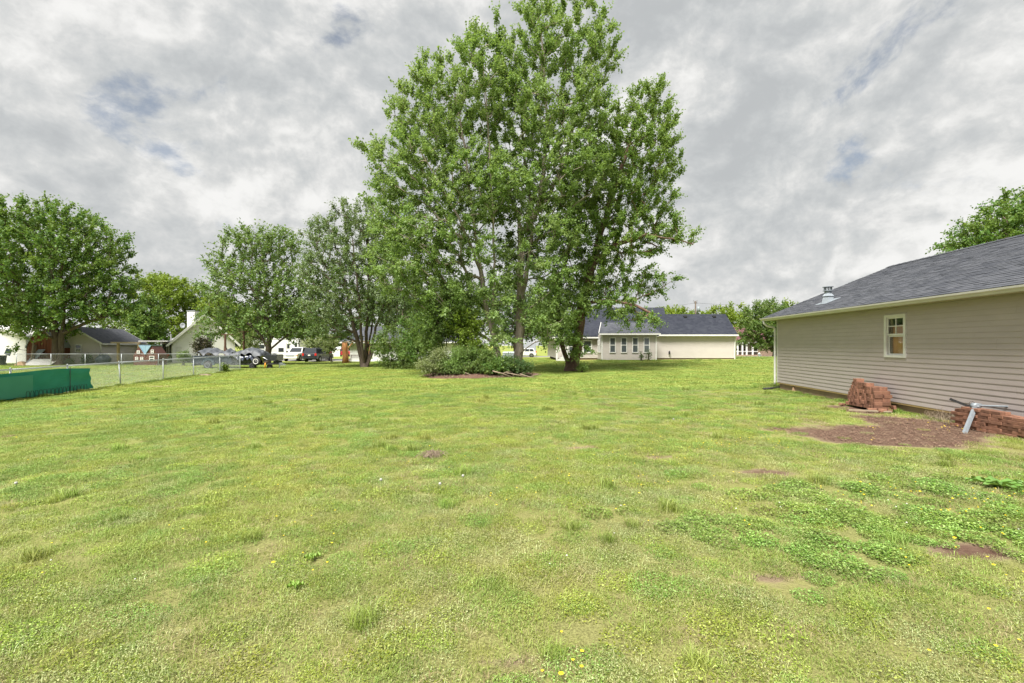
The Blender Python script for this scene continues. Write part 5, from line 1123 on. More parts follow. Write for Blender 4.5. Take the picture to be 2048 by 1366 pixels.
tree('silver_maple', 'tallest silver maple with thick pale grey trunk in the middle',
     [tp(dB, (1034, 732), (1039, 680), (1041, 607), (1041, 502), (1042, 462), (1032, 422), (1014, 382), (985, 345), (960, 260)), tp(dB, (1042, 465), (1053, 455), (1078, 413), (1088, 330), (1094, 230), (1085, 90), (1075, 20)), tp(dB, (1078, 413), (1102, 385, .6), (1130, 320, 1), (1160, 200, 1), (1180, 90, 1)), tp(dB, (1041, 600), (1052, 560), (1060, 500), (1066, 430), (1050, 330, 1), (1040, 200, 1.4))],
     [lobe(1065, 30, 30, 42, dB, 1.6), lobe(1130, 25, 20, 40, dB, 1.3), lobe(1165, 20, 26, 34, dB, 1.3), lobe(1090, 90, 75, 70, dB, 3), lobe(1195, 70, 30, 45, dB, 1.5), lobe(1218, 120, 18, 35, dB, 1.2), lobe(1170, 130, 52, 58, dB, 2.5), lobe(1030, 150, 45, 60, dB, 2.4), lobe(1060, 250, 85, 80, dB, 3.4), lobe(1160, 230, 62, 70, dB, 3), lobe(1130, 340, 85, 80, dB, 3.4), lobe(1030, 380, 70, 75, dB, 3.2),
      lobe(1090, 460, 70, 70, dB, 2.8), lobe(1100, 560, 45, 66, dB, 2.0, -1), lobe(1100, 640, 38, 50, dB, 1.6, -1), lobe(1020, 520, 25, 60, dB, 1.6, 2), lobe(1056, 610, 20, 40, dB, .8, -1), lobe(1035, 560, 16, 26, dB, .6, -1.2), lobe(1050, 500, 26, 40, dB, .9, -1.4)],
     620, 238, .126, LF['maple'], MT['bark'], .30, 12, MG, spray=(.35, .95), mind=.85, up=.5, outw=.8, ntw=7)
dC = 32.2
tree('silver_maple', 'broad maple with rough brown forked trunk on the right',
     [tp(dC, (1138, 743), (1134, 722), (1127, 700), (1121, 675), (1113, 640), (1120, 560), (1150, 460), (1180, 360)), tp(dC, (1143, 728), (1153, 700), (1159, 660), (1165, 600), (1185, 530), (1197, 480), (1225, 390), (1262, 280), (1285, 210)), tp(dC, (1186, 530), (1230, 490, -.6), (1290, 470, -1.2), (1350, 478, -1.6), (1385, 490, -1.8)), tp(dC, (1165, 610), (1215, 600, -1), (1270, 610, -2), (1300, 625, -2.4))],
     [lobe(1285, 230, 58, 55, dC, 2.4), lobe(1330, 270, 24, 50, dC, 1.4), lobe(1255, 310, 88, 75, dC, 3.4), lobe(1340, 330, 22, 42, dC, 1.2), lobe(1190, 380, 75, 70, dC, 3.2), lobe(1270, 400, 72, 62, dC, 3), lobe(1200, 480, 95, 62, dC, 3.2), lobe(1300, 470, 52, 45, dC, 2.2), lobe(1362, 478, 34, 13, dC, 1.0, -1.2), lobe(1335, 450, 25, 20, dC, 1, -1), lobe(1180, 570, 95, 52, dC, 2.8), lobe(1290, 560, 45, 30, dC, 1.8),
      lobe(1140, 620, 50, 42, dC, 2, -1), lobe(1145, 670, 30, 26, dC, 1.2, -1), lobe(1240, 615, 50, 28, dC, 1.6, -1.4), lobe(1290, 632, 34, 18, dC, 1, -2), lobe(1160, 693, 18, 22, dC, .8, -1), lobe(1345, 560, 18, 8, dC, .6, -1)],
     570, 238, .126, LF['mapleR'], MT['brownbark'], .38, 13, MG, spray=(.35, .95), mind=.82, up=.36, outw=.8, droop=.35, ntw=7)
# hanging branch across the cream house roof
dP = 40
tree('ornamental_pear', 'vase shaped pear tree with many dark stems left of centre',
     [tp(dP, (729, 736), (730, 715), (732, 690), (735, 640), (738, 560), (735, 470)), tp(dP, (727, 722), (717, 690), (708, 655), (696, 600), (680, 520)), tp(dP, (731, 720), (744, 690), (752, 655), (768, 610), (800, 540)), tp(dP, (729, 722), (724, 690, -.5), (721, 650, -.8), (715, 570, -1), (705, 480)), tp(dP, (731, 718), (738, 690, .5), (744, 650, .8), (752, 560, 1)), tp(dP, (733, 716), (752, 685), (770, 665), (800, 640, -1), (830, 628, -1))],
     [lobe(715, 450, 60, 42, dP, 3), lobe(645, 470, 42, 32, dP, 2), lobe(700, 530, 95, 60, dP, 4), lobe(630, 560, 40, 45, dP, 2.2), lobe(770, 500, 50, 60, dP, 3), lobe(690, 610, 85, 48, dP, 3.6), lobe(790, 590, 65, 50, dP, 3.2), lobe(680, 660, 48, 22, dP, 2.2), lobe(800, 640, 50, 25, dP, 2)],
     680, 108, .135, LF['pear'], MT['darkbark'], .30, 14, spray=(.4, .9), mind=.55, up=.4, outw=.6, rtip=.015)
dS_ = 47
tree('shade_tree', 'open branched broad leaved tree behind the tarped trailers',
     [tp(dS_, (535, 731), (536, 700), (538, 660), (534, 600), (526, 540), (520, 480)), tp(dS_, (537, 690), (550, 660), (562, 610), (575, 540)), tp(dS_, (535, 695), (522, 670), (500, 650), (460, 628)), tp(dS_, (538, 665), (528, 620), (500, 570), (455, 540)), tp(dS_, (540, 700), (560, 682), (590, 660))],
     [lobe(500, 490, 55, 32, dS_, 3), lobe(450, 530, 36, 30, dS_, 2), lobe(545, 500, 55, 45, dS_, 3), lobe(500, 570, 80, 45, dS_, 4), lobe(580, 580, 50, 60, dS_, 3.2), lobe(445, 640, 42, 28, dS_, 2.2), lobe(530, 640, 75, 38, dS_, 3.4), lobe(595, 650, 45, 32, dS_, 2.4), lobe(425, 580, 20, 22, dS_, 1.2), lobe(420, 660, 22, 14, dS_, 1)],
     460, 72, .20, LF['syc'], MT['darkbark'], .28, 15, spray=(.5, 1.2), mind=.75, up=.25, rtip=.018)
dL = 46.6
tree('maple_tree', 'large dense round maple in front of the sheds at far left',
     [tp(dL, (112, 738), (112, 700), (112, 660), (108, 600), (100, 520)), tp(dL, (119, 738), (122, 700), (124, 660), (130, 600), (150, 520)), tp(dL, (112, 670), (95, 640), (60, 600), (20, 560)), tp(dL, (124, 668), (150, 655), (195, 638), (230, 625))],
     [lobe(100, 440, 85, 32, dL, 4.5), lobe(30, 470, 60, 45, dL, 4), lobe(-40, 540, 70, 70, dL, 4), lobe(170, 490, 70, 50, dL, 4), lobe(110, 520, 110, 62, dL, 6), lobe(215, 560, 50, 42, dL, 3.2), lobe(60, 590, 90, 55, dL, 5), lobe(165, 600, 80, 45, dL, 4.4), lobe(20, 630, 60, 32, dL, 3.4), lobe(90, 645, 70, 22, dL, 3), lobe(225, 620, 40, 24, dL, 2.4), lobe(60, 668, 26, 8, dL, 1.0, -1.5), lobe(30, 697, 12, 4, dL, .6, -1.5)],
     800, 120, .20, LF['big'], MT['darkbark'], .42, 16, spray=(.5, 1.2), mind=.85, up=.3, rtip=.018)
BG = 'background trees at left'
def simple(name, label, px, pyb, d, lobes, n, leaf, lm, seed, r0=.25, group=None, per=84, **k):
    b = onground(px, d); top = max(l[2] for l in lobes)
    return tree(name, label, [[b - (0, 0, .1), b + (.05, 0, (top - b[2]) * .4), b + (-.1, 0, (top - b[2]) * .8)]], lobes, n, per, leaf, LF[lm], MT['darkbark'], r0, seed, group, **dict(dict(spray=(.6, 1.5), mind=.9, rtip=.02), **k))
simple('lime_tree', 'bright lime green tree filling the gap above the breezeway', 305, 700, 76, [lobe(300, 580, 36, 30, 76, 4), lobe(345, 590, 42, 38, 76, 4), lobe(290, 640, 40, 32, 76, 4), lobe(350, 650, 40, 30, 76, 4)], 190, .30, 'lime', 21, group=BG)
simple('broad_tree', 'wide green tree directly behind the white house chimney', 385, 700, 82, [lobe(330, 570, 30, 22, 82, 3), lobe(380, 600, 42, 34, 82, 4.5), lobe(420, 620, 40, 34, 82, 4), lobe(395, 650, 52, 30, 82, 4)], 200, .32, 'mid', 22, group=BG)
simple('yellow_green_tree', 'yellow green tree behind the white house ridge', 455, 700, 78, [lobe(440, 625, 38, 28, 78, 4), lobe(480, 640, 42, 30, 78, 4), lobe(460, 670, 44, 22, 78, 4)], 170, .30, 'lime', 23, group=BG)
simple('conical_tree', 'dense dark conical tree between shed and breezeway', 297, 700, 64, [lobe(300, 610, 18, 22, 64, 1.4), lobe(298, 645, 30, 30, 64, 2.2), lobe(298, 672, 34, 20, 64, 2.4)], 170, .20, 'big', 24, per=102, mind=.5, spray=(.4, .8))
simple('small_tree', 'thin leafed tree rising behind the grey shed roof', 232, 700, 66, [lobe(215, 640, 30, 18, 66, 2.4), lobe(250, 645, 26, 22, 66, 2.2)], 70, .24, 'mid', 25, per=42)
simple('left_edge_tree', 'green tree at left edge behind the white shed', -20, 700, 70, [lobe(-10, 640, 60, 34, 70, 5), lobe(30, 655, 36, 18, 70, 3)], 150, .28, 'lime', 26)
for k, (px, d, lb, rows, lm, n) in enumerate((
    (560, 98, 'distant green tree beyond the travel trailer', [lobe(560, 640, 52, 40, 98, 6), lobe(600, 660, 46, 34, 98, 5)], 'mid', 170),
    (655, 96, 'dark distant tree behind the parked cars', [lobe(640, 650, 46, 46, 96, 5), lobe(685, 670, 34, 40, 96, 4)], 'dark', 190),
    (770, 84, 'dark tree behind the pear tree and cottage', [lobe(780, 620, 70, 50, 84, 6), lobe(830, 640, 50, 46, 84, 5)], 'dark', 190),
    (905, 70, 'dark spreading tree behind the mulch bed shrubs', [lobe(880, 600, 60, 50, 70, 5), lobe(940, 610, 60, 56, 70, 5), lobe(900, 660, 60, 34, 70, 4)], 'dark', 240),
    (1030, 66, 'dark round tree behind the middle maple trunk', [lobe(1010, 610, 50, 50, 66, 4.4), lobe(1060, 620, 50, 46, 66, 4.4), lobe(1025, 660, 48, 26, 66, 4)], 'dark', 220),
    (1105, 62, 'leafy tree between middle and right maples', [lobe(1090, 640, 34, 34, 62, 3), lobe(1115, 665, 32, 32, 62, 3)], 'mid', 150),
    (1350, 98, 'low lime green treetop above the charcoal roof', [lobe(1345, 632, 44, 16, 98, 5), lobe(1385, 640, 30, 14, 98, 4)], 'lime', 110),
    (1455, 100, 'yellow green tree behind the charcoal roof end', [lobe(1455, 640, 40, 30, 100, 5), lobe(1480, 660, 34, 34, 100, 5)], 'lime', 170),
    (1590, 96, 'pale tree showing above the garage eave', [lobe(1570, 640, 40, 34, 96, 5), lobe(1600, 650, 40, 40, 96, 5)], 'lime', 130))):
    simple('distant_tree', lb, px, 700, d, rows, n, .34 if d > 80 else .26, lm, 30 + k, group='distant trees')
simple('round_tree', 'mid green round tree beside the garage downspout', 1549, 700, 64, [lobe(1530, 625, 40, 22, 64, 3), lobe(1520, 655, 42, 28, 64, 3.4), lobe(1550, 650, 42, 34, 64, 3.4), lobe(1512, 682, 34, 16, 64, 2.6), lobe(1550, 685, 32, 16, 64, 2.4)], 300, .18, 'mid', 41, per=102, mind=.55, spray=(.4, .9))
simple('maple_tree', 'leafy maple rising behind the garage roof ridge', 2010, 700, 31, [lobe(1990, 460, 62, 40, 31, 2.6), lobe(2060, 430, 70, 55, 31, 3), lobe(1925, 490, 30, 18, 31, 1.3), lobe(1985, 500, 80, 30, 31, 2.8), lobe(2050, 520, 80, 60, 31, 3)], 300, .15, 'big', 42, per=120, mind=.5, spray=(.4, .9))
# shrubs
def shrub(name, label, px, d, lobes, n, leaf, lm, seed, per=66, cat='shrub', group=None, **k):
    b = onground(px, d); st = []
    for j in range(4):
        l = lobes[j % len(lobes)]; st.append([b + ((j - 1.5) * .08, .05 * (j % 2), -.05), b * .5 + np.array(l[:3]) * .5 + (0, 0, -.05), np.array(l[:3])])
    return tree(name, label, st, lobes, n, per, leaf, LF[lm], MT['darkbark'], .05, seed, group, **dict(dict(spray=(.2, .5), mind=.22, up=.3, cat=cat, rtip=.005, sides=4), **k))
SG = 'shrubs on the mulch bed'
shrub('tall_shrub', 'tall pale leaved shrub at the back of the mulch bed', 885, 28.6, [lobe(880, 640, 36, 42, 28.6, 1.2), lobe(905, 605, 36, 26, 28.6, 1.1), lobe(862, 675, 28, 26, 28.6, 1)], 170, .12, 'maple', 51, group=SG, spray=(.3, .7))
shrub('tall_shrub', 'tall yellow green shrub in the middle of the mulch bed', 935, 28.2, [lobe(930, 655, 36, 38, 28.2, 1.1), lobe(945, 690, 34, 26, 28.2, 1)], 150, .11, 'lime', 52, group=SG, spray=(.3, .6), tintamt=.1)
shrub('low_shrub', 'pale yellowish low shrub at left end of mulch bed', 868, 26.9, [lobe(866, 731, 28, 12, 26.9, .8), lobe(880, 714, 16, 13, 26.9, .6)], 130, .07, 'pale', 53, group=SG, cat='shrub')
shrub('low_shrub', 'grey green low shrub second from left on mulch bed', 912, 26.9, [lobe(905, 732, 28, 11, 26.9, .8), lobe(918, 714, 14, 14, 26.9, .5)], 150, .075, 'maple', 54, group=SG, tintamt=.12)
shrub('low_shrub', 'bright green low shrub in front centre of mulch bed', 955, 27.0, [lobe(950, 732, 30, 11, 27, .8), lobe(972, 716, 16, 13, 27, .7), lobe(945, 708, 12, 13, 27, .5)], 170, .085, 'mid', 55, group=SG)
shrub('low_shrub', 'dark green low shrub before the slender maple trunks', 1000, 26.8, [lobe(1000, 731, 24, 10, 26.8, .7), lobe(985, 735, 26, 10, 26.8, .6)], 130, .085, 'big', 56, group=SG)
shrub('low_shrub', 'dark rounded shrub at right end below the pale trunk', 1038, 26.8, [lobe(1040, 736, 20, 11, 26.8, .7), lobe(1022, 730, 18, 12, 26.8, .6)], 110, .075, 'dark', 57, group=SG)
shrub('garden_shrub', 'loose green shrub standing right of the pear tree', 785, 37.5, [lobe(780, 690, 36, 36, 37.5, 1.4), lobe(815, 700, 30, 30, 37.5, 1.2), lobe(795, 722, 46, 12, 37.5, 1.3)], 200, .11, 'mid', 58, spray=(.3, .7))
shrub('garden_shrub', 'dark green bush between pear tree shrub and mulch bed', 845, 35, [lobe(835, 665, 36, 36, 35, 1.3), lobe(840, 705, 34, 26, 35, 1.2)], 170, .11, 'big', 59, spray=(.3, .7))
shrub('crape_myrtle', 'pale yellow green crape myrtle behind the black car', 655, 66, [lobe(635, 690, 26, 14, 66, 1.5), lobe(655, 684, 20, 12, 66, 1.3)], 120, .18, 'pale', 60, cat='tree', spray=(.3, .7))
shrub('crape_myrtle', 'pale crape myrtle standing right of the black car', 664, 58, [lobe(662, 690, 12, 14, 58, .7), lobe(655, 695, 8, 10, 58, .5)], 50, .14, 'pale', 61, cat='tree')
shrub('pale_tree', 'pale green tree behind the right clothesline post', 505, 72, [lobe(490, 680, 30, 20, 72, 2)], 80, .2, 'pale', 62, cat='tree', spray=(.4, .9))
shrub('magnolia', 'bronze leaved young magnolia against the white house', 406, 47, [lobe(405, 692, 14, 14, 47, .7), lobe(410, 708, 16, 10, 47, .7)], 90, .13, 'mag', 63, cat='tree')
shrub('small_bush', 'small bush before the white house left of the sapling', 346, 54, [lobe(346, 719, 10, 5, 54, .5)], 40, .10, 'mid', 64, cat='bush')
shrub('sapling', 'thin young sapling in front of the white house', 366.5, 46, [lobe(367, 713, 8, 7, 46, .4)], 34, .10, 'mid', 65, cat='bush')
shrub('small_bush', 'low dark bush left of the tarped trailer bed', 385, 54, [lobe(386, 720, 9, 4, 54, .5)], 36, .10, 'dark', 66, cat='bush')
shrub('small_bush', 'small bush beside the rain barrel', 175, 48, [lobe(176, 722, 7, 9, 48, .4)], 36, .10, 'dark', 67, cat='bush')
shrub('small_bush', 'low pale bush at the foot of the beige shed', 138, 47.5, [lobe(138, 730, 9, 6, 47.5, .4)], 36, .09, 'mid', 68, cat='bush')
shrub('weed_clump', 'bright leafy weed at the foot of the last fence post', 445, 33.5, [lobe(446, 737, 5, 6, 33.5, .2)], 26, .09, 'lime', 69, cat='weed', spray=(.1, .2))
for k, (px, py, s, lb) in enumerate(((1283, 712, 5, 'left weed growing below the sunroom windows'), (1297, 709, 7, 'right weed growing below the last sunroom window'))):
    shrub('weed_clump', lb, px, 43.6, [lobe(px, py, s * .7, s, 43.6, .2)], 9, .08, 'dark', 70 + k, cat='weed', spray=(.12, .3), per=30)
shrub('sprout_clump', 'green sprouts at the foot of the brown forked trunk', 1163, 30.8, [lobe(1165, 738, 7, 8, 30.8, .3)], 14, .08, 'mapleR', 73, cat='weed', spray=(.2, .4))
# fallen branches on the mulch bed
for k, (pts, r_, lb) in enumerate(((((985, 742), (1005, 747), (1022, 753)), .035, 'curved bare branch lying at right of the mulch bed'), (((1010, 745), (1035, 750), (1052, 757)), .04, 'longest bare branch at the right end of mulch bed'), (((1040, 748), (1060, 754), (1075, 759)), .03, 'thin branch reaching onto the grass from mulch bed'), (((930, 745), (946, 752), (944, 758)), .02, 'small forked stick at front of the mulch bed'))):
    mb = MB(); P = [at(x, y, 25.9 + .2 * (k % 2)) for x, y in pts]
    for q in P: q[2] = max(q[2], gz(q[0], q[1]) + r_)
    mb.tube(P, [r_, r_ * .8, r_ * .4], 7); a = P[1]; mb.tube([a, a + (.3, .05, .12), a + (.5, .1, .1)], [r_ * .6, r_ * .4, r_ * .15], 5); tag(mb.build('fallen_branch', MT['stick'], smooth=True), lb, 'branch', 'branches on the mulch bed')
mb = MB(); r = np.random.default_rng(9)
for k in range(420):
    a = r.uniform(3.3, 6.2); rr = r.uniform(.86, 1.02); x, y = -2.0 + 3.5 * rr * math.cos(a), 28.2 + 2.6 * rr * math.sin(a); z = gz(x, y) + r.uniform(.0, .12)
    d = unit(r.normal(size=3) * (1, 1, .8)) * r.uniform(.08, .3); mb.tube([(x, y, z), np.array((x, y, z)) + d], [.008, .004], 3, False)
tag(mb.build('dead_twigs', MT['stick']), 'litter of dead twigs along the mulch bed edge', 'twigs', kind='stuff')
# twig tuft on the lawn
c = onground(865, 7.15); TG = thing('dead_weed_clump', 'tangled clump of dead weed stalks on the lawn', 'weed', c); mb = MB(); r = np.random.default_rng(2)
for k in range(110):
    a = r.uniform(0, 6.28); l = r.uniform(.08, .2); b = c + (r.normal(0, .05), r.normal(0, .04), 0); e = b + (l * math.cos(a), l * math.sin(a) * .6, r.uniform(.0, .05)); m_ = (b + e) / 2 + (0, 0, r.uniform(.03, .11)); mb.tube([b, m_, e], [.004, .0045, .002], 4, False)
mb.build('stalk_tangle', MT['stick'], TG)['kind'] = 'stuff'
# broad dock weed at right, each leaf its own
def big_leaf(root, b, az, L_, W_, lift, m, droop=.5):
    mb = MB(); n = 7; vs = []; d = np.array([math.cos(az), math.sin(az), 0]); s = np.array([-d[1], d[0], 0])
    for i in range(n):
        t = i / (n - 1); w = W_ * math.sin(math.pi * min(1, t * .92 + .06)) ** .8 * (1 - .3 * t); z = lift * L_ * (t - droop * t * t * 1.5); p = b + d * L_ * t + (0, 0, z + .01)
        wv = .012 * math.sin(i * 2.1 + az * 3); vs += [p - s * w + (0, 0, .02 + wv), p, p + s * w + (0, 0, .02 - wv)]
    mb.add(vs, [f for i in range(n - 1) for f in ((3 * i, 3 * i + 1, 3 * i + 4, 3 * i + 3), (3 * i + 1, 3 * i + 2, 3 * i + 5, 3 * i + 4))]); return mb.build('leaf', m, root, True)
dockm = mat('dock_leaf', (.12, .25, .04), (.17, .29, .085), 6, .38, trans=.2, spec=.5)
dockm2 = mat('lawn_weed_leaf', (.22, .36, .06), (.26, .38, .09), 6, .6, trans=.25)
c = onground(1993, 5.55); DK = thing('dock_weed', 'broad leaved dock weed with glossy leaves at the right edge', 'weed', c); r = np.random.default_rng(4)
for k in range(16): big_leaf(DK, c + (r.normal(0, .03), r.normal(0, .03), 0), k * 2.399 + r.uniform(-.3, .3), r.uniform(.16, .34), r.uniform(.030, .048), r.uniform(.35, .9), dockm)
c = onground(625, 3.75); DK = thing('broadleaf_weed', 'small broad leaved weed in the lawn left of centre', 'weed', c)
for k in range(7): big_leaf(DK, c, k * .9 + r.uniform(-.2, .2), r.uniform(.05, .08), r.uniform(.009, .014), .35, dockm2)
c = onground(590, 3.3); DK = thing('broadleaf_weed', 'pale broad leaved weed beside a white flower in the lawn', 'weed', c)
for k in range(5): big_leaf(DK, c, k * 1.25 + r.uniform(-.2, .2), r.uniform(.05, .08), r.uniform(.009, .013), .35, dockm2)
for k, (px, d, lb) in enumerate(((762, 5.6, 'white dandelion seed head left of the dead weed clump'), (880, 5.42, 'white dandelion seed head below the dead weed clump'), (926, 5.75, 'white dandelion seed head right below dead weed clump'), (1347, 10.2, 'white dandelion seed head out near the bare patches'), (32, 5.5, 'tall dandelion seed head near the left edge'))):
    c = onground(px, d); t = thing('dandelion', lb, 'dandelion', c, group='dandelion seed heads'); h = .11 + .05 * (k == 4)
    mb = MB(); mb.tube([c, c + (.01, 0, h * .5), c + (0, 0, h)], .0025, 5); mb.build('stem', dockm, t)
    mb = MB(); mb.lathe([(.003, -.018), (.012, -.013), (.018, 0), (.013, .013), (.003, .017)], c + (0, 0, h), 10); mb.build('seed_head', MT['puff'], t, True)

# ------------------------------------------------------------------ grass and weeds (stuff)
def blades(n, R_, h, w, lean, seed, tint=(.1, .2), curl=.5):
    r = np.random.default_rng(seed); a = r.uniform(0, 6.283, n); rr = R_ * np.sqrt(r.random(n)); b = np.stack([rr * np.cos(a), rr * np.sin(a), np.full(n, -.01)], 1)
    az = r.uniform(0, 6.283, n); H = h * r.uniform(.45, 1.15, n); ln = lean * r.uniform(.2, 1.2, n); d = np.stack([np.cos(az), np.sin(az), 0 * az], 1); s = np.stack([-np.sin(az), np.cos(az), 0 * az], 1) * (w * r.uniform(.6, 1.2, n))[:, None] / 2
    m = b + d * (H * ln * .45)[:, None] + np.array([0, 0, 1]) * (H * .62)[:, None]; t = b + d * (H * ln * 1.25)[:, None] + np.array([0, 0, 1]) * (H * (1 - curl * ln * .4))[:, None]
    V = np.stack([b - s, b + s, m + s * .85, m - s * .85, t], 1).reshape(-1, 3); o = (np.arange(n) * 5)[:, None]
    tn = np.clip(r.normal(tint[0], tint[1], n), 0, 1)
    return V, np.concatenate([o + [0, 1, 2], o + [0, 2, 3], o + [3, 2, 4]]), np.repeat(tn, 5)
def leaflets(n, R_, h, size, seed, tint=(.06, .12), flat=.8, asp=.42):
    r = np.random.default_rng(seed); a = r.uniform(0, 6.283, n); rr = R_ * np.sqrt(r.random(n)); P = np.stack([rr * np.cos(a), rr * np.sin(a), h * (r.random(n) ** .7) * (1 - .5 * (rr / R_) ** 2)], 1)
    D = unit(r.normal(size=(n, 3)) * (1, 1, .35)); N = unit(r.normal(size=(n, 3)) * (1 - flat) + np.array([0, 0, 1.])); N = unit(N - D * (N * D).sum(1)[:, None])
    sz = size * r.uniform(.6, 1.3, n); S = np.cross(D, N); sz = sz[:, None]
    V = np.stack([P, P + D * sz * .35 + S * sz * asp, P + D * sz * .85 + S * sz * asp * .7, P + D * sz, P + D * sz * .85 - S * sz * asp * .7, P + D * sz * .35 - S * sz * asp], 1).reshape(-1, 3); o = (np.arange(n) * 6)[:, None]
    tn = np.clip(r.normal(tint[0], tint[1], n), 0, 1)
    return V, np.concatenate([o + [0, 1, 2], o + [0, 2, 3], o + [0, 3, 4], o + [0, 4, 5]]), np.repeat(tn, 6)
def join(*parts):
    V, Fc, T, k = [], [], [], 0
    for v, f, t in parts: V.append(v); Fc.append(f + k); T.append(t); k += len(v)
    return np.concatenate(V), np.concatenate(Fc), np.concatenate(T)
PRC = bpy.data.collections.new('grass_source')
def protos(lst):
    c = bpy.data.collections.new('grass_source')
    for i, (g, m) in enumerate(lst):
        o = np_mesh(f'patch_{i:02d}', *g[:2], m, tint=g[2]); COL.objects.unlink(o); c.objects.link(o)
    return c
def scatter(name, label, cat, pts, rotz, scale, idx, coll):
    me = bpy.data.meshes.new(name); me.vertices.add(len(pts)); me.vertices.foreach_set('co', np.asarray(pts, float).ravel())
    for an, ty, dat in (('rz', 'FLOAT', rotz), ('sc', 'FLOAT', scale)):
        a = me.attributes.new(an, ty, 'POINT'); a.data.foreach_set('value', np.asarray(dat, np.float32))
    a = me.attributes.new('ix', 'INT', 'POINT'); a.data.foreach_set('value', np.asarray(idx, np.int32))
    o = bpy.data.objects.new(name, me); COL.objects.link(o)
    ng = bpy.data.node_groups.new(name, 'GeometryNodeTree'); ng.interface.new_socket('Geometry', in_out='INPUT', socket_type='NodeSocketGeometry'); ng.interface.new_socket('Geometry', in_out='OUTPUT', socket_type='NodeSocketGeometry')
    N = ng.nodes; Lk = ng.links; gi = N.new('NodeGroupInput'); go = N.new('NodeGroupOutput'); ip = N.new('GeometryNodeInstanceOnPoints'); ci = N.new('GeometryNodeCollectionInfo')
    ci.inputs['Collection'].default_value = coll; ci.inputs['Separate Children'].default_value = True; ci.inputs['Reset Children'].default_value = True
    def att(nm, ty): n_ = N.new('GeometryNodeInputNamedAttribute'); n_.data_type = ty; n_.inputs['Name'].default_value = nm; return n_.outputs[0]
    cx = N.new('ShaderNodeCombineXYZ'); Lk.new(att('rz', 'FLOAT'), cx.inputs[2]); er = N.new('FunctionNodeEulerToRotation'); Lk.new(cx.outputs[0], er.inputs[0])
    Lk.new(gi.outputs[0], ip.inputs['Points']); Lk.new(ci.outputs[0], ip.inputs['Instance']); ip.inputs['Pick Instance'].default_value = True
    Lk.new(att('ix', 'INT'), ip.inputs['Instance Index']); Lk.new(er.outputs[0], ip.inputs['Rotation']); Lk.new(att('sc', 'FLOAT'), ip.inputs['Scale']); Lk.new(ip.outputs[0], go.inputs[0])
    o.modifiers.new('scatter', 'NODES').node_group = ng
    return tag(o, label, cat, kind='stuff')
MGR = blade_mat('grass_blade', (.150, .265, .040), (.240, .325, .056), (.345, .375, .080))
MCL = blade_mat('clover_leaf', (.135, .255, .045), (.185, .300, .055), (.245, .335, .062), .25)
MGY = blade_mat('grey_green_weed', (0.238, 0.300, 0.115), (0.287, 0.330, 0.127), (0.342, 0.354, 0.132), .25)
MYL = blade_mat('lime_weed', (.250, .345, .050), (.300, .375, .056), (.350, .400, .066), .35)
MDR = blade_mat('dry_grass', (.25, .20, .105), (.29, .235, .13), (.33, .27, .16), .2)
LST = []
for s in range(3): LST.append((join(blades(230, .20, .045, .0036, 1.0, s, (.09, .15)), leaflets(130, .2, .03, .009, 60 + s, (.15, .2), .6)), MGR))                    # 0-2 lawn grass
for s in range(2): LST.append((join(leaflets(480, .18, .040, .010, 10 + s), blades(50, .17, .06, .004, .7, 20 + s)), MCL))   # 3-4 clover
for s in range(2): LST.append((join(leaflets(500, .19, .038, .0095, 12 + s, (.14, .18), .45, .30), blades(60, .18, .055, .004, .7, 22 + s)), MGY))   # 5-6 grey weed
for s in range(2): LST.append((join(leaflets(260, .16, .040, .0115, 14 + s), blades(60, .16, .055, .004, .7, 24 + s)), MYL))   # 7-8 lime weed
LST.append((blades(120, .17, .05, .0035, 1.5, 31, (.3, .3), 1.0), MDR))                                   # 9 dry
for s in range(2): LST.append((blades(150, .11, .15, .005, .9, 33 + s, (.04, .1), .8), MGR))               # 10-11 tuft
for s in range(2): LST.append((blades(170, .42, .075, .011, .8, 41 + s, (.08, .14)), MGR))                 # 12-13 far lawn
LST.append((join(leaflets(150, .40, .06, .035, 45), blades(80, .4, .07, .01, .8, 46)), MYL))              # 14 far lime weed
LST.append((blades(120, .45, .42, .014, .6, 47, (.15, .2), .8), MGR))                                     # 15 far tall grass
for s in range(2): LST.append((join(leaflets(300, .17, .065, .0165, 80 + s, (.05, .1), .75, .5), blades(40, .17, .075, .004, .8, 84 + s)), MCL))   # 16-17 coarse clover
GCOL = protos(LST)
r = np.random.default_rng(77)
def ring(y0, y1, dens, kx=1.28, mx=1.2):
    y = r.uniform(0, 1, int(dens * ((y1 - y0) * (2 * kx * (y0 + y1) / 2 + 2 * mx)) * 1.0)); n = len(y)
    w0, w1 = 2 * kx * y0 + 2 * mx, 2 * kx * y1 + 2 * mx                   # sample y with weight proportional to width
    yy = y0 + (y1 - y0) * (np.sqrt(w0 ** 2 + y * (w1 ** 2 - w0 ** 2)) - w0) / (w1 - w0); x = r.uniform(-1, 1, n) * (kx * yy + mx); return x, yy
def blocked(x, y):
    u = (x - GC[0]) * GU[0] + (y - GC[1]) * GU[1]; o = (x - GC[0]) * GN[0] + (y - GC[1]) * GN[1]
    b = (u > -.1) & (u < GL) & (o < .06)
    return b | (mound(x, y) > .18) | ((y > 44.2) & (x > xL - .3) & (x < xR + .2))
PT, RZ, SCL, IX = [], [], [], []
def put(x, y, ix, sc):
    k = ~blocked(x, y); x, y, ix, sc = x[k], y[k], ix[k], sc[k]
    PT.append(np.stack([x, y, gz(x, y) + (fbm(x, y, 1.4, 5) - .5) * .05], 1)); RZ.append(r.uniform(0, 6.283, len(x))); SCL.append(sc); IX.append(ix)
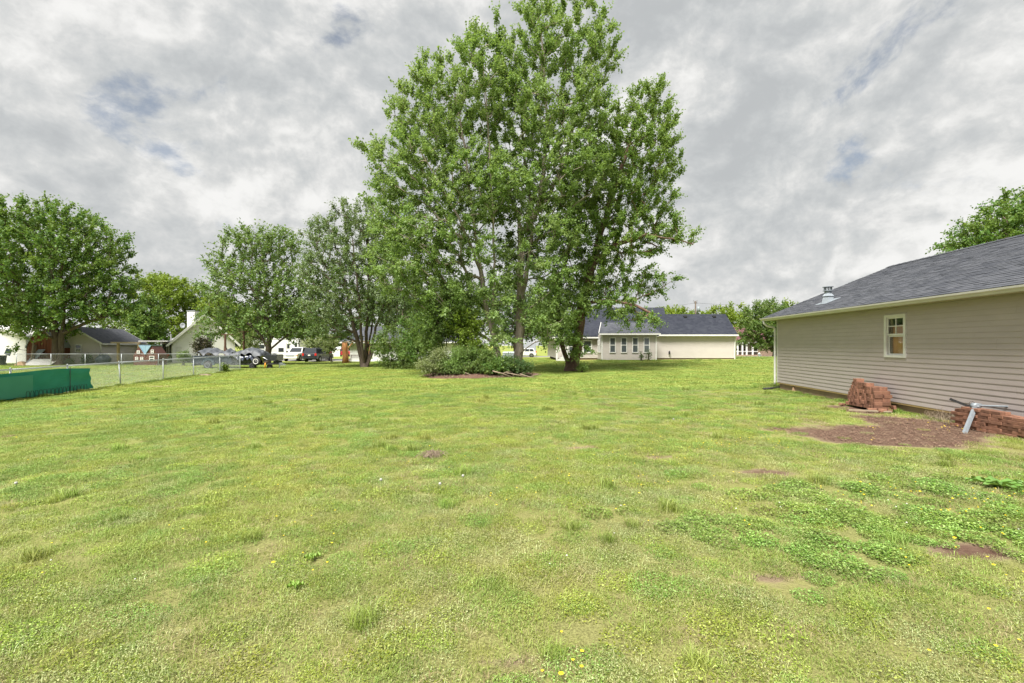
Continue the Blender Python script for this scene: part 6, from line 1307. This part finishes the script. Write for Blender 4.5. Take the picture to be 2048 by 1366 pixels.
def near_field(y0, y1, dens, s):
    x, y = ring(y0, y1, dens); n = len(x); dm = dirt(x, y); k = r.random(n) > np.clip(dm * 1.25, 0, .92); x, y = x[k], y[k]; n = len(x)
    f1 = fbm(x, y, 2.0, 21); f2 = fbm(x, y, 1.1, 31); f3 = fbm(x, y, .8, 41); g = np.clip((x + 2) / 6, 0, 1); t = r.random(n)
    ix = r.integers(0, 3, n)
    nr = np.clip(1.5 - y / 7, .25, 1)
    clo = .10 + np.clip((f1 - .52) * 5, 0, .75); gry = (.16 + np.clip((f2 - .50 + .10 * g) * 4, 0, .55)) * (.45 + .55 * g) * nr; lim = .09 + np.clip((f3 - .58) * 3, 0, .22); dry = .04 + .10 * g + .35 * np.clip(dirt(x, y) * 2, 0, 1)
    ix = np.where(t < clo, r.integers(3, 5, n), ix); t = r.random(n); ix = np.where(t < gry, r.integers(5, 7, n), ix); t = r.random(n); ix = np.where(t < lim, r.integers(7, 9, n), ix); t = r.random(n); ix = np.where(t < dry, 9, ix); t = r.random(n); ix = np.where(t < .006 + .02 * (f2 > .66), r.integers(10, 12, n), ix)
    t = r.random(n); ix = np.where(t < np.clip((f1 - .43) * 4.5, 0, .7) * np.clip((x + .6) / 2, 0, 1) * np.clip((6.5 - y) / 2, 0, 1), r.integers(16, 18, n), ix)
    put(x, y, ix, s * r.uniform(.7, 1.25, n) * np.where(dirt(x, y) > .15, .65, 1))
near_field(1.6, 5, 56, .85); near_field(5, 10, 42, 1.0); near_field(10, 19, 24, 1.25)
x, y = ring(18, 34, 7, 1.25, 2); n = len(x); k = r.random(n) > dirt(x, y); x, y = x[k], y[k]; n = len(x); t = r.random(n); f = fbm(x, y, 4, 51); lf = np.clip(-x / 10, .1, 1)
put(x, y, np.where(t < np.clip((f - .42) * 3, .06, .6) * lf, 14, r.integers(12, 14, n)), r.uniform(.8, 1.2, n))
x, y = ring(34, 58, 3.0, 1.2, 2); n = len(x); put(x, y, np.where(r.random(n) < .06, 14, r.integers(12, 14, n)), r.uniform(1.1, 1.6, n))
x = r.uniform(hx(1170, 44), hx(1560, 60), 1500); y = r.uniform(42.5, 62, 1500); k = (y > 47) | (y < 44); x, y = x[k], y[k]; k = (x > 21.5) | (y < 44.1) ; x, y = x[k], y[k]; k = r.random(len(x)) < np.where(y < 44.2, .25, .7); put(x[k], y[k], np.full(k.sum(), 15), r.uniform(.35, .8, k.sum()))
t = r.uniform(-.3, 1.0, 420); q = FA + (FB - FA) * t[:, None]; put(q[:, 0] + r.normal(.12, .12, 420), q[:, 1], r.choice([7, 8, 10, 11, 14], 420), r.uniform(.7, 1.5, 420))
u = r.uniform(0, 7, 160); q = GC + GU * u[:, None] + GN * np.abs(r.normal(.12, .08, 160))[:, None]; put(q[:, 0], q[:, 1], r.choice([0, 3, 8, 10], 160), r.uniform(.6, 1.1, 160))
scatter('grass', 'mixed lawn grass, clover and low weeds', 'grass', np.concatenate(PT), np.concatenate(RZ), np.concatenate(SCL), np.concatenate(IX), GCOL)
# small yellow and white flowers sprinkled through the lawn
def flower(rad, h, n, seed, dome):
    V = [(0, 0, h + dome)]; Fc = []
    for j in range(n): a = 2 * math.pi * j / n; V.append((rad * math.cos(a), rad * math.sin(a), h))
    for j in range(n): Fc.append((0, 1 + j, 1 + (j + 1) % n))
    return np.array(V), np.array(Fc), np.zeros(len(V))
FC = protos([(flower(.009, .048, 8, 1, .003), MT['yellow']), (flower(.014, .05, 9, 2, .006), MT['yellow']), (flower(.009, .055, 7, 3, .009), MT['puff'])])
x, y = ring(1.8, 10, 55); f = fbm(x, y, 1.3, 61); g = np.clip((x + 1) / 5, .12, 1); k = r.random(len(x)) < np.clip((f - .46) * 3, 0, 1) * g * .9; xa, ya = x[k], y[k]
x, y = ring(1.8, 5, 26); f = fbm(x, y, 1.2, 71); k = r.random(len(x)) < np.clip((f - .5) * 3, 0, 1) * np.clip((x + .5) / 3, .05, 1) * .3; xb, yb = x[k], y[k]
X_ = np.concatenate([xa, xb]); Y_ = np.concatenate([ya, yb]); ok = ~blocked(X_, Y_); ii = np.concatenate([np.where(r.random(len(xa)) < .15, 1, 0), np.full(len(xb), 2)])
scatter('lawn_flowers', 'tiny yellow and white wildflowers dotted through the lawn', 'flowers', np.stack([X_, Y_, gz(X_, Y_)], 1)[ok], r.uniform(0, 6, ok.sum()), r.uniform(.7, 1.1, ok.sum()), ii[ok], FC)
